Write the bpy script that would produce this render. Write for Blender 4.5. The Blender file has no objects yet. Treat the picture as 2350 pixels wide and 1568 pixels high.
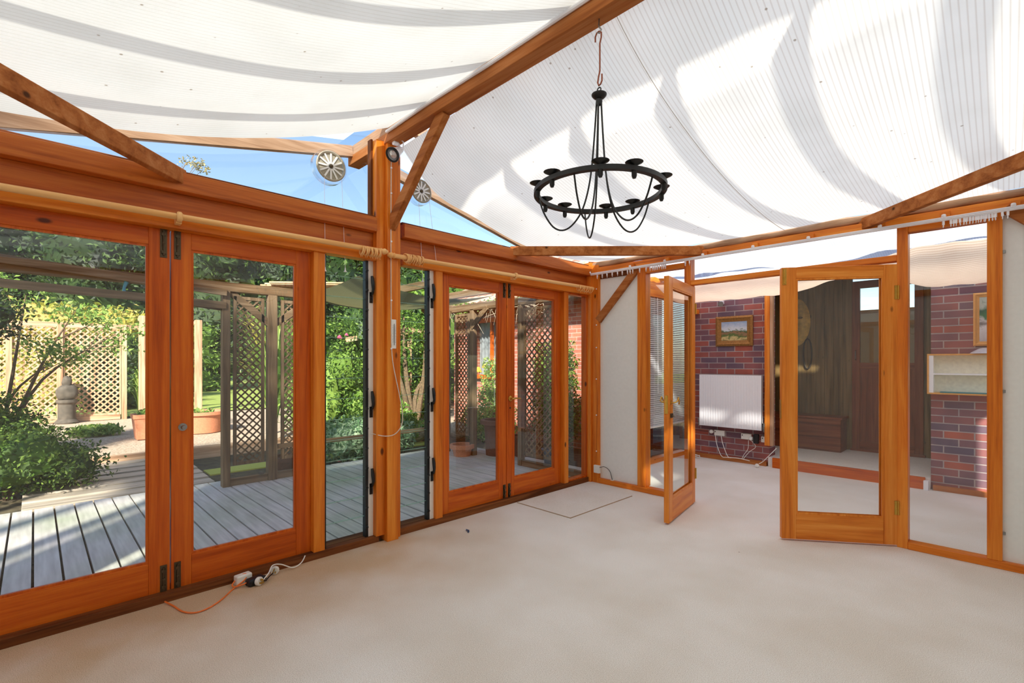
import bpy, bmesh, math, random
import numpy as np
from mathutils import Vector, Matrix
R = math.radians
PI = math.pi
random.seed(4)
S = bpy.context.scene
COL = S.collection

# ---------------------------------------------------------------- camera
CAM = (3.279, -4.500, 1.34)
cd = bpy.data.cameras.new('camera'); cam = bpy.data.objects.new('camera', cd); COL.objects.link(cam)
cd.sensor_width = 36; cd.lens = 17.081; cd.shift_y = 0.02; cd.clip_start = 0.02; cd.clip_end = 200
cam.location = CAM; cam.rotation_euler = (R(90), 0, R(45.5)); S.camera = cam
# ---------------------------------------------------------------- sky, sun, exposure
SUN_EL = 32.0
w = bpy.data.worlds.new('sky'); S.world = w; w.use_nodes = True
nt = w.node_tree; bg = nt.nodes['Background']
sky = nt.nodes.new('ShaderNodeTexSky'); sky.sky_type = 'NISHITA'; sky.sun_disc = False
sky.sun_elevation = R(SUN_EL); sky.sun_rotation = R(135.5); sky.air_density = 1.0; sky.dust_density = 0.6; sky.ozone_density = 1.6
nt.links.new(sky.outputs[0], bg.inputs[0]); bg.inputs[1].default_value = 0.165
sl = bpy.data.lights.new('sun', 'SUN'); sun = bpy.data.objects.new('sun', sl); COL.objects.link(sun)
sl.energy = 7.2; sl.angle = R(1.9); sl.color = (1.0, 0.945, 0.85)
sd = Vector((-0.713*math.cos(R(SUN_EL)), 0.701*math.cos(R(SUN_EL)), -math.sin(R(SUN_EL))))
sun.rotation_euler = sd.to_track_quat('-Z', 'Y').to_euler()
S.view_settings.view_transform = 'Standard'; S.view_settings.look = 'None'
S.view_settings.gamma = 1; S.view_settings.use_curve_mapping = False
S.view_settings.exposure = 0.60
S.cycles.max_bounces = 10; S.cycles.diffuse_bounces = 6; S.cycles.transparent_max_bounces = 24
S.cycles.use_denoising = True; S.cycles.sample_clamp_indirect = 6
S.cycles.caustics_reflective = False; S.cycles.caustics_refractive = False

# ---------------------------------------------------------------- survey: where a line of sight meets a real plane of the place
_f = (-math.sin(R(45.5)), math.cos(R(45.5))); _r = (math.cos(R(45.5)), math.sin(R(45.5)))
def _ray(px, py):
    a = (px-1175)/1115.; b = -(py-831)/1115.
    return (_f[0]+a*_r[0], _f[1]+a*_r[1], b)
def _hit(px, py, i, v):
    r = _ray(px, py); t = (v-CAM[i])/r[i]
    return Vector([CAM[k]+t*r[k] for k in range(3)])
def AX(px, py, x=0.): return _hit(px, py, 0, x)
def AY(px, py, y=0.): return _hit(px, py, 1, y)
def AZ(px, py, z=0.): return _hit(px, py, 2, z)

# ---------------------------------------------------------------- materials
def new_mat(name):
    m = bpy.data.materials.new(name); m.use_nodes = True
    nt = m.node_tree; b = nt.nodes['Principled BSDF']
    return m, nt, b
def lin(c):
    return tuple(((v/255.)/12.92 if v <= 10 else (((v/255.)+.055)/1.055)**2.4) for v in c) + (1.,)
def N(nt, t, **kw):
    n = nt.nodes.new(t)
    for k, v in kw.items(): setattr(n, k, v)
    return n
def ramp(nt, stops):
    r = N(nt, 'ShaderNodeValToRGB')
    e = r.color_ramp.elements
    while len(e) < len(stops): e.new(.5)
    for i, (p, c) in enumerate(stops): e[i].position = p; e[i].color = c
    return r
def simple(name, c, rough=.5, metal=0., bump=0., scale=40., var=.08):
    m, nt, b = new_mat(name)
    L = nt.links.new
    tc = N(nt, 'ShaderNodeTexCoord'); no = N(nt, 'ShaderNodeTexNoise'); no.inputs['Scale'].default_value = scale; no.inputs['Detail'].default_value = 4
    L(tc.outputs['Object'], no.inputs['Vector'])
    c1 = lin(c); lo = tuple(v*(1-var) for v in c1[:3])+(1,); hi = tuple(min(1, v*(1+var)) for v in c1[:3])+(1,)
    rp = ramp(nt, [(.3, lo), (.7, hi)]); L(no.outputs['Fac'], rp.inputs[0]); L(rp.outputs[0], b.inputs['Base Color'])
    b.inputs['Roughness'].default_value = rough; b.inputs['Metallic'].default_value = metal
    if bump:
        bp = N(nt, 'ShaderNodeBump'); bp.inputs['Strength'].default_value = bump; bp.inputs['Distance'].default_value = .004
        L(no.outputs['Fac'], bp.inputs['Height']); L(bp.outputs[0], b.inputs['Normal'])
    return m
def wood(name, dark, mid, light, axis, rough=.38, knots=True, grain=1., spec=.45):
    m, nt, b = new_mat(name); L = nt.links.new
    tc = N(nt, 'ShaderNodeTexCoord'); oi = N(nt, 'ShaderNodeObjectInfo')
    add = N(nt, 'ShaderNodeVectorMath', operation='ADD'); L(tc.outputs['Object'], add.inputs[0])
    sc0 = N(nt, 'ShaderNodeVectorMath', operation='SCALE'); sc0.inputs[3].default_value = 7.
    cb = N(nt, 'ShaderNodeCombineXYZ'); 
    for i in range(3): L(oi.outputs['Random'], cb.inputs[i])
    L(cb.outputs[0], sc0.inputs[0]); L(sc0.outputs[0], add.inputs[1])
    mp = N(nt, 'ShaderNodeMapping'); s = [14., 14., 14.]; s['xyz'.index(axis)] = .7
    mp.inputs['Scale'].default_value = s; L(add.outputs[0], mp.inputs[0])
    n1 = N(nt, 'ShaderNodeTexNoise'); n1.inputs['Scale'].default_value = 1.4; n1.inputs['Detail'].default_value = 3; n1.inputs['Distortion'].default_value = .6
    L(mp.outputs[0], n1.inputs['Vector'])
    n2 = N(nt, 'ShaderNodeTexNoise'); n2.inputs['Scale'].default_value = 9.; n2.inputs['Detail'].default_value = 2
    L(mp.outputs[0], n2.inputs['Vector'])
    mx = N(nt, 'ShaderNodeMath', operation='MULTIPLY_ADD'); mx.inputs[1].default_value = .3*grain; L(n2.outputs['Fac'], mx.inputs[0]); L(n1.outputs['Fac'], mx.inputs[2])
    rp = ramp(nt, [(.40, lin(dark)), (.62, lin(mid)), (.86, lin(light))]); L(mx.outputs[0], rp.inputs[0])
    out = rp.outputs[0]
    if knots:
        mp2 = N(nt, 'ShaderNodeMapping'); s = [3.2, 3.2, 3.2]; s['xyz'.index(axis)] = 1.5
        mp2.inputs['Scale'].default_value = s; L(add.outputs[0], mp2.inputs[0])
        vo = N(nt, 'ShaderNodeTexVoronoi'); vo.inputs['Scale'].default_value = 1.6; L(mp2.outputs[0], vo.inputs['Vector'])
        kr = ramp(nt, [(.045, (1, 1, 1, 1)), (.085, (0, 0, 0, 1))]); L(vo.outputs['Distance'], kr.inputs[0])
        mix = N(nt, 'ShaderNodeMix', data_type='RGBA'); L(kr.outputs[0], mix.inputs[0]); L(out, mix.inputs[6]); mix.inputs[7].default_value = lin([v*.55 for v in dark]); out = mix.outputs[2]
    L(out, b.inputs['Base Color']); b.inputs['Roughness'].default_value = rough
    b.inputs['Specular IOR Level'].default_value = spec*.6
    bp = N(nt, 'ShaderNodeBump'); bp.inputs['Strength'].default_value = .15; bp.inputs['Distance'].default_value = .003
    L(n2.outputs['Fac'], bp.inputs['Height']); L(bp.outputs[0], b.inputs['Normal'])
    return m
_wc = {}
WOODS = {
 'post':  ((184, 88, 18), (220, 120, 32), (238, 148, 52)),
 'door':  ((166, 66, 10), (200, 90, 18), (220, 114, 30)),
 'leaf':  ((196, 100, 24), (226, 132, 44), (240, 156, 66)),
 'sill':  ((72, 40, 20), (112, 62, 30), (140, 86, 46)),
 'rough': ((138, 76, 34), (172, 102, 50), (192, 126, 74)),
 'grey':  ((74, 58, 40), (112, 90, 66), (142, 120, 94)),
 'fence': ((150, 112, 84), (196, 156, 122), (224, 190, 156)),
 'pole':  ((226, 164, 94), (240, 184, 116), (248, 202, 138)),
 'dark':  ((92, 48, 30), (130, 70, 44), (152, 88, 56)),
 'header': ((150, 70, 18), (188, 98, 34), (208, 122, 50)),
 'sleeper': ((150, 134, 116), (190, 174, 154), (216, 202, 184)),
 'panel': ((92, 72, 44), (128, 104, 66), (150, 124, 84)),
 'roof':  ((150, 112, 84), (186, 148, 116), (212, 178, 148)),
}
def W(kind, axis):
    k = (kind, axis)
    if k not in _wc:
        d, m_, l = WOODS[kind]
        raw = kind in ('rough', 'grey', 'fence', 'roof', 'sill')
        _wc[k] = wood('wood_%s_%s' % k, d, m_, l, axis, rough=.7 if raw else .36, knots=kind not in ('pole', 'grey', 'fence'), spec=.25 if raw else .45)
    return _wc[k]
def glass_mat(name, tint=(1, 1, 1), refl=1., rough=0., extra=0.):
    m = bpy.data.materials.new(name); m.use_nodes = True; nt = m.node_tree; L = nt.links.new
    nt.nodes.remove(nt.nodes['Principled BSDF']); out = nt.nodes['Material Output']
    tr = N(nt, 'ShaderNodeBsdfTransparent'); tr.inputs[0].default_value = tint+(1,)
    gl = N(nt, 'ShaderNodeBsdfGlossy'); gl.inputs['Roughness'].default_value = rough
    fr = N(nt, 'ShaderNodeFresnel'); fr.inputs[0].default_value = 1.45
    ge = N(nt, 'ShaderNodeNewGeometry')
    mu = N(nt, 'ShaderNodeMath', operation='MULTIPLY'); mu.inputs[1].default_value = refl
    inv = N(nt, 'ShaderNodeMath', operation='SUBTRACT'); inv.inputs[0].default_value = 1.; L(ge.outputs['Backfacing'], inv.inputs[1])
    mu2 = N(nt, 'ShaderNodeMath', operation='MULTIPLY'); L(fr.outputs[0], mu.inputs[0]); L(mu.outputs[0], mu2.inputs[0]); L(inv.outputs[0], mu2.inputs[1])
    ad = N(nt, 'ShaderNodeMath', operation='MULTIPLY_ADD', use_clamp=True); L(inv.outputs[0], ad.inputs[0]); ad.inputs[1].default_value = extra; L(mu2.outputs[0], ad.inputs[2])
    mx = N(nt, 'ShaderNodeMixShader'); L(ad.outputs[0], mx.inputs[0]); L(tr.outputs[0], mx.inputs[1]); L(gl.outputs[0], mx.inputs[2])
    L(mx.outputs[0], out.inputs[0]); return m
GLASS = glass_mat('window_glass', (.97, .985, .975), 1.35, 0., .055)
GREENGLASS = glass_mat('louvre_glass', (.94, .985, .955), 1.4)
GLEDGE = simple('glass_edge', (150, 190, 175), .2)
def sheet_mat():
    m = glass_mat('clear_roof_sheet', (.90, .92, .95), .6, .15); nt = m.node_tree; L = nt.links.new; out = nt.nodes['Material Output']
    src = out.inputs[0].links[0].from_socket; t = N(nt, 'ShaderNodeBsdfTranslucent'); t.inputs[0].default_value = (.95, .95, .95, 1)
    mx = N(nt, 'ShaderNodeMixShader'); mx.inputs[0].default_value = .54; L(src, mx.inputs[1]); L(t.outputs[0], mx.inputs[2]); L(mx.outputs[0], out.inputs[0]); return m
POLY = sheet_mat()
def fabric_mat(name, col, trans, line, pitch, axis='x', speck=True, fac=.68):
    m = bpy.data.materials.new(name); m.use_nodes = True; nt = m.node_tree; L = nt.links.new
    nt.nodes.remove(nt.nodes['Principled BSDF']); out = nt.nodes['Material Output']
    tc = N(nt, 'ShaderNodeTexCoord'); sp = N(nt, 'ShaderNodeSeparateXYZ'); L(tc.outputs['Object'], sp.inputs[0])
    mu = N(nt, 'ShaderNodeMath', operation='MULTIPLY'); mu.inputs[1].default_value = 1./pitch; L(sp.outputs['xyz'.index(axis)], mu.inputs[0])
    fr = N(nt, 'ShaderNodeMath', operation='FRACT'); L(mu.outputs[0], fr.inputs[0])
    rp = ramp(nt, [(.0, (1, 1, 1, 1)), (.18, (0, 0, 0, 1)), (.82, (0, 0, 0, 1)), (1., (1, 1, 1, 1))]); L(fr.outputs[0], rp.inputs[0])
    f = rp.outputs[0]
    no = N(nt, 'ShaderNodeTexNoise'); no.inputs['Scale'].default_value = 3.; no.inputs['Detail'].default_value = 5; L(tc.outputs['Object'], no.inputs['Vector'])
    def colmix(c, l):
        mx = N(nt, 'ShaderNodeMix', data_type='RGBA'); L(f, mx.inputs[0]); mx.inputs[6].default_value = lin(c); mx.inputs[7].default_value = lin(l)
        m2 = N(nt, 'ShaderNodeMix', data_type='RGBA', blend_type='MULTIPLY'); m2.inputs[0].default_value = 1.
        r2 = ramp(nt, [(.3, (.93, .93, .92, 1)), (.6, (1, 1, 1, 1))]); L(no.outputs['Fac'], r2.inputs[0]); L(mx.outputs[2], m2.inputs[6]); L(r2.outputs[0], m2.inputs[7])
        o = m2.outputs[2]
        if speck:
            vo = N(nt, 'ShaderNodeTexVoronoi'); vo.inputs['Scale'].default_value = 9.; L(tc.outputs['Object'], vo.inputs['Vector'])
            r3 = ramp(nt, [(.04, (.40, .32, .25, 1)), (.065, (1, 1, 1, 1))]); L(vo.outputs['Distance'], r3.inputs[0])
            m3 = N(nt, 'ShaderNodeMix', data_type='RGBA', blend_type='MULTIPLY'); m3.inputs[0].default_value = .8; L(o, m3.inputs[6]); L(r3.outputs[0], m3.inputs[7]); o = m3.outputs[2]
        return o
    d = N(nt, 'ShaderNodeBsdfDiffuse'); t = N(nt, 'ShaderNodeBsdfTranslucent')
    L(colmix(col, line), d.inputs[0]); L(colmix(trans, line), t.inputs[0])
    mx = N(nt, 'ShaderNodeMixShader'); mx.inputs[0].default_value = fac; L(d.outputs[0], mx.inputs[1]); L(t.outputs[0], mx.inputs[2]); L(mx.outputs[0], out.inputs[0])
    return m
FABRIC = fabric_mat('roof_blind_fabric', (252, 251, 242), (254, 253, 244), (232, 226, 214), .0235)
FABRIC_DIM = fabric_mat('dimmed_roof_blind_fabric', (250, 250, 244), (202, 203, 197), (200, 199, 190), .0235)  # same fabric, transmission colour lowered to tone down the sun-facing left slope
MESHF = fabric_mat('beige_shade_mesh', (214, 176, 140), (252, 226, 198), (214, 170, 132), .03, 'y', False, .86)
DRAPE = fabric_mat('white_drape', (236, 236, 244), (242, 242, 250), (222, 220, 234), .02, 'x', False, .88)
def leaf_mat(name, a, b_, c):
    m, nt, b = new_mat(name); L = nt.links.new
    ge = N(nt, 'ShaderNodeNewGeometry'); rp = ramp(nt, [(.0, lin(a)), (.5, lin(b_)), (1., lin(c))]); L(ge.outputs['Random Per Island'], rp.inputs[0])
    L(rp.outputs[0], b.inputs['Base Color']); b.inputs['Roughness'].default_value = .55
    t = N(nt, 'ShaderNodeBsdfTranslucent'); L(rp.outputs[0], t.inputs[0]); mx = N(nt, 'ShaderNodeMixShader'); mx.inputs[0].default_value = .35
    out = nt.nodes['Material Output']; L(b.outputs[0], mx.inputs[1]); L(t.outputs[0], mx.inputs[2]); L(mx.outputs[0], out.inputs[0])
    return m
LF = leaf_mat('leaves_mid_green', (38, 62, 18), (84, 118, 36), (150, 176, 78))
LFD = leaf_mat('leaves_dark_green', (18, 34, 12), (44, 68, 26), (96, 122, 56))
LFY = leaf_mat('leaves_golden', (120, 128, 40), (186, 180, 76), (226, 204, 120))
LFB = leaf_mat('leaves_bright', (78, 116, 40), (128, 162, 66), (186, 206, 112))
LFP = leaf_mat('leaves_blue_green', (84, 120, 80), (140, 172, 126), (204, 222, 184))
DRY = leaf_mat('dry_leaves', (120, 110, 60), (176, 160, 100), (210, 190, 140))
PINK = simple('pink_petals', (236, 90, 130), .5); YEL = simple('yellow_petals', (246, 208, 70), .5)
BARK = simple('bark', (110, 88, 66), .9, bump=.8, scale=25, var=.4)
BARKL = simple('pale_bark', (176, 158, 134), .9, bump=.8, scale=25, var=.35)
WHITE = simple('white_paint', (236, 238, 234), .55, var=.02)
WPLAST = simple('white_plastic', (238, 236, 228), .35, var=.02)
GPLAST = simple('grey_white_plastic', (206, 206, 208), .4, var=.03)
BLACK = simple('black_iron', (11, 13, 12), .45, var=.15)
BLKP = simple('black_plastic', (18, 18, 20), .4)
ALU = simple('aluminium', (196, 198, 202), .35, .6)
STEEL = simple('steel', (150, 150, 148), .3, .9)
BRASS = simple('brass', (206, 166, 78), .28, .95)
BRONZE = simple('dark_bronze', (92, 78, 58), .45, .7)
COPPER = simple('copper_wire', (150, 84, 58), .45, .6)
ORANGE = simple('orange_cable', (238, 122, 48), .45)
CORD = simple('pale_cord', (222, 214, 204), .6)
TERRA = simple('terracotta', (206, 134, 98), .8, bump=.3, var=.15)
TERRAD = simple('dark_terracotta', (104, 66, 48), .8, bump=.3, var=.2)
SOIL = simple('potting_soil', (60, 46, 34), .95, bump=1., var=.4)
STONE = simple('stone', (92, 84, 74), .9, bump=.8, scale=12, var=.3)
RAD = simple('radiator_enamel', (244, 244, 246), .3, var=.01)
GOLDF = simple('gilt_frame', (150, 108, 54), .4, .4, bump=.4, scale=60, var=.25)
PINEF = simple('pine_frame', (226, 164, 84), .45)
MOONM = simple('moon_ochre', (212, 172, 80), .55, bump=.5, scale=18, var=.25)
DKLEATH = simple('dark_cord', (46, 36, 26), .6)
GREYR = simple('fan_grille_grey', (168, 160, 140), .5, bump=.3, var=.15)
CLEARP = glass_mat('clear_plastic', (.90, .92, .93), 2.2, .15)
CAP = simple('white_gloss', (246, 246, 250), .25, var=.01)
BULB = simple('bulb_glass', (226, 228, 232), .1, .5)
# carpet with worn brown edge along the garden wall
def carpet():
    m, nt, b = new_mat('beige_carpet'); L = nt.links.new
    tc = N(nt, 'ShaderNodeTexCoord'); sp = N(nt, 'ShaderNodeSeparateXYZ'); L(tc.outputs['Object'], sp.inputs[0])
    n1 = N(nt, 'ShaderNodeTexNoise'); n1.inputs['Scale'].default_value = 300.; n1.inputs['Detail'].default_value = 3; L(tc.outputs['Object'], n1.inputs['Vector'])
    n2 = N(nt, 'ShaderNodeTexNoise'); n2.inputs['Scale'].default_value = 1.5; n2.inputs['Detail'].default_value = 6; L(tc.outputs['Object'], n2.inputs['Vector'])
    base = ramp(nt, [(.32, lin((208, 201, 190))), (.60, lin((252, 250, 245)))]); L(n1.outputs['Fac'], base.inputs[0])
    pat = ramp(nt, [(.35, (.90, .87, .83, 1)), (.62, (1, 1, 1, 1))]); L(n2.outputs['Fac'], pat.inputs[0])
    m1 = N(nt, 'ShaderNodeMix', data_type='RGBA', blend_type='MULTIPLY'); m1.inputs[0].default_value = 1; L(base.outputs[0], m1.inputs[6]); L(pat.outputs[0], m1.inputs[7])
    # wear mask: near x = 0 and y < -1.6
    a = N(nt, 'ShaderNodeMapRange'); a.inputs[1].default_value = 1.25; a.inputs[2].default_value = .15; L(sp.outputs[0], a.inputs[0])
    c = N(nt, 'ShaderNodeMapRange'); c.inputs[1].default_value = -1.5; c.inputs[2].default_value = -2.7; L(sp.outputs[1], c.inputs[0])
    mm = N(nt, 'ShaderNodeMath', operation='MULTIPLY'); L(a.outputs[0], mm.inputs[0]); L(c.outputs[0], mm.inputs[1])
    n3 = N(nt, 'ShaderNodeTexNoise'); n3.inputs['Scale'].default_value = 2.6; n3.inputs['Detail'].default_value = 7; L(tc.outputs['Object'], n3.inputs['Vector'])
    m4 = N(nt, 'ShaderNodeMath', operation='MULTIPLY_ADD'); L(n3.outputs['Fac'], m4.inputs[0]); m4.inputs[1].default_value = .9; m4.inputs[2].default_value = .2
    m5 = N(nt, 'ShaderNodeMath', operation='MULTIPLY', use_clamp=True); L(mm.outputs[0], m5.inputs[0]); L(m4.outputs[0], m5.inputs[1])
    m6 = N(nt, 'ShaderNodeMath', operation='MULTIPLY', use_clamp=True); L(m5.outputs[0], m6.inputs[0]); m6.inputs[1].default_value = 1.6
    mx = N(nt, 'ShaderNodeMix', data_type='RGBA', blend_type='MULTIPLY'); L(m6.outputs[0], mx.inputs[0]); L(m1.outputs[2], mx.inputs[6]); mx.inputs[7].default_value = lin((224, 196, 166))
    vo = N(nt, 'ShaderNodeTexVoronoi'); vo.inputs['Scale'].default_value = 2.2; L(tc.outputs['Object'], vo.inputs['Vector'])
    r3 = ramp(nt, [(.010, (.45, .38, .32, 1)), (.017, (1, 1, 1, 1))]); L(vo.outputs['Distance'], r3.inputs[0])
    m7 = N(nt, 'ShaderNodeMix', data_type='RGBA', blend_type='MULTIPLY'); m7.inputs[0].default_value = .8; L(mx.outputs[2], m7.inputs[6]); L(r3.outputs[0], m7.inputs[7])
    L(m7.outputs[2], b.inputs['Base Color']); b.inputs['Roughness'].default_value = .95; b.inputs['Specular IOR Level'].default_value = .1
    bp = N(nt, 'ShaderNodeBump'); bp.inputs['Strength'].default_value = .35; bp.inputs['Distance'].default_value = .004; L(n1.outputs['Fac'], bp.inputs['Height']); L(bp.outputs[0], b.inputs['Normal'])
    return m
CARPET = carpet()
def brick_mat(name, plane, c1, c2, mortar, sx=.225, sz=.075, bias=0., hue=True):
    m, nt, b = new_mat(name); L = nt.links.new
    tc = N(nt, 'ShaderNodeTexCoord'); sp = N(nt, 'ShaderNodeSeparateXYZ'); L(tc.outputs['Object'], sp.inputs[0])
    cb = N(nt, 'ShaderNodeCombineXYZ'); L(sp.outputs['xyz'.index(plane)], cb.inputs[0]); L(sp.outputs[2], cb.inputs[1])
    br = N(nt, 'ShaderNodeTexBrick'); br.inputs['Scale'].default_value = 1.; br.inputs['Brick Width'].default_value = sx; br.inputs['Row Height'].default_value = sz
    br.inputs['Mortar Size'].default_value = .006; br.inputs['Mortar Smooth'].default_value = .2; br.inputs['Bias'].default_value = bias
    br.inputs['Color1'].default_value = lin(c1); br.inputs['Color2'].default_value = lin(c2); br.inputs['Mortar'].default_value = lin(mortar)
    L(cb.outputs[0], br.inputs['Vector'])
    # second variation by brick cell
    wn = N(nt, 'ShaderNodeTexNoise'); wn.inputs['Scale'].default_value = 5.; wn.inputs['Detail'].default_value = 4; L(tc.outputs['Object'], wn.inputs['Vector'])
    rp = ramp(nt, [(.35, (.72, .72, .80, 1)), (.65, (1.12, 1.0, .96, 1))]); L(wn.outputs['Fac'], rp.inputs[0])
    mx = N(nt, 'ShaderNodeMix', data_type='RGBA', blend_type='MULTIPLY'); mx.inputs[0].default_value = .8; L(br.outputs['Color'], mx.inputs[6]); L(rp.outputs[0], mx.inputs[7])
    L(mx.outputs[2], b.inputs['Base Color']); b.inputs['Roughness'].default_value = .85
    bp = N(nt, 'ShaderNodeBump'); bp.invert = True; bp.inputs['Strength'].default_value = .6; bp.inputs['Distance'].default_value = .006; L(br.outputs['Fac'], bp.inputs['Height']); L(bp.outputs[0], b.inputs['Normal'])
    return m
BRICKY = brick_mat('red_purple_brick', 'x', (172, 94, 76), (106, 92, 108), (172, 162, 158), sx=.235, sz=.078)
BRICKH = brick_mat('house_brick', 'x', (206, 130, 104), (176, 104, 88), (206, 192, 176))
BRICKHX = brick_mat('house_brick_side', 'y', (206, 130, 104), (176, 104, 88), (206, 192, 176))
def ground_mat(name, a, b_, scale, bump=1.):
    m, nt, b = new_mat(name); L = nt.links.new
    tc = N(nt, 'ShaderNodeTexCoord'); n = N(nt, 'ShaderNodeTexNoise'); n.inputs['Scale'].default_value = scale; n.inputs['Detail'].default_value = 6; n.inputs['Roughness'].default_value = .7
    L(tc.outputs['Object'], n.inputs['Vector']); rp = ramp(nt, [(.35, lin(a)), (.65, lin(b_))]); L(n.outputs['Fac'], rp.inputs[0]); L(rp.outputs[0], b.inputs['Base Color'])
    b.inputs['Roughness'].default_value = .95
    bp = N(nt, 'ShaderNodeBump'); bp.inputs['Strength'].default_value = bump; bp.inputs['Distance'].default_value = .03; L(n.outputs['Fac'], bp.inputs['Height']); L(bp.outputs[0], b.inputs['Normal'])
    return m
GRAVEL = ground_mat('gravel', (176, 144, 114), (246, 224, 198), 30)
EARTH = ground_mat('earth', (52, 42, 30), (104, 92, 64), 9)
LAWN = ground_mat('lawn_grass', (134, 152, 60), (178, 190, 96), 6, .4)
def deck_mat():
    m, nt, b = new_mat('weathered_decking'); L = nt.links.new
    tc = N(nt, 'ShaderNodeTexCoord'); mp = N(nt, 'ShaderNodeMapping'); mp.inputs['Scale'].default_value = (1.2, 14, 14); L(tc.outputs['Object'], mp.inputs[0])
    n = N(nt, 'ShaderNodeTexNoise'); n.inputs['Scale'].default_value = 2.; n.inputs['Detail'].default_value = 6; L(mp.outputs[0], n.inputs['Vector'])
    n2 = N(nt, 'ShaderNodeTexNoise'); n2.inputs['Scale'].default_value = 1.3; n2.inputs['Detail'].default_value = 5; L(tc.outputs['Object'], n2.inputs['Vector'])
    r1 = ramp(nt, [(.3, lin((194, 184, 178))), (.7, lin((228, 218, 212)))]); L(n.outputs['Fac'], r1.inputs[0])
    r2 = ramp(nt, [(.4, (1, 1, 1, 1)), (.75, lin((206, 222, 196)))]); L(n2.outputs['Fac'], r2.inputs[0])
    mx = N(nt, 'ShaderNodeMix', data_type='RGBA', blend_type='MULTIPLY'); mx.inputs[0].default_value = 1; L(r1.outputs[0], mx.inputs[6]); L(r2.outputs[0], mx.inputs[7])
    L(mx.outputs[2], b.inputs['Base Color']); b.inputs['Roughness'].default_value = .6
    return m
DECK = deck_mat()
TILE = simple('clay_roof_tile', (206, 156, 134), .85, bump=.3, scale=8, var=.2)
def painting_mat(name, kind):
    m, nt, b = new_mat(name); L = nt.links.new
    tc = N(nt, 'ShaderNodeTexCoord'); sp = N(nt, 'ShaderNodeSeparateXYZ'); L(tc.outputs['Generated'], sp.inputs[0])
    n = N(nt, 'ShaderNodeTexNoise'); n.inputs['Scale'].default_value = 5.; n.inputs['Detail'].default_value = 4; n.inputs['Distortion'].default_value = .8; L(tc.outputs['Generated'], n.inputs['Vector'])
    ma = N(nt, 'ShaderNodeMath', operation='MULTIPLY_ADD'); L(n.outputs['Fac'], ma.inputs[0]); ma.inputs[1].default_value = .55; 
    sb = N(nt, 'ShaderNodeMath', operation='SUBTRACT'); L(sp.outputs[2], sb.inputs[0]); sb.inputs[1].default_value = .27; L(sb.outputs[0], ma.inputs[2])
    if kind == 0:
        st = [(.0, (120, 110, 60)), (.14, (206, 186, 128)), (.26, (70, 104, 44)), (.42, (150, 110, 84)), (.5, (60, 92, 48)), (.62, (206, 216, 226)), (.9, (150, 176, 210))]
    else:
        st = [(.0, (196, 190, 196)), (.3, (230, 226, 230)), (.42, (120, 110, 110)), (.5, (214, 210, 214)), (.6, (60, 120, 70)), (.72, (30, 90, 60)), (.85, (190, 200, 190))]
    rp = ramp(nt, [(p, lin(c)) for p, c in st]); L(ma.outputs[0], rp.inputs[0]); L(rp.outputs[0], b.inputs['Base Color']); b.inputs['Roughness'].default_value = .4
    return m

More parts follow.
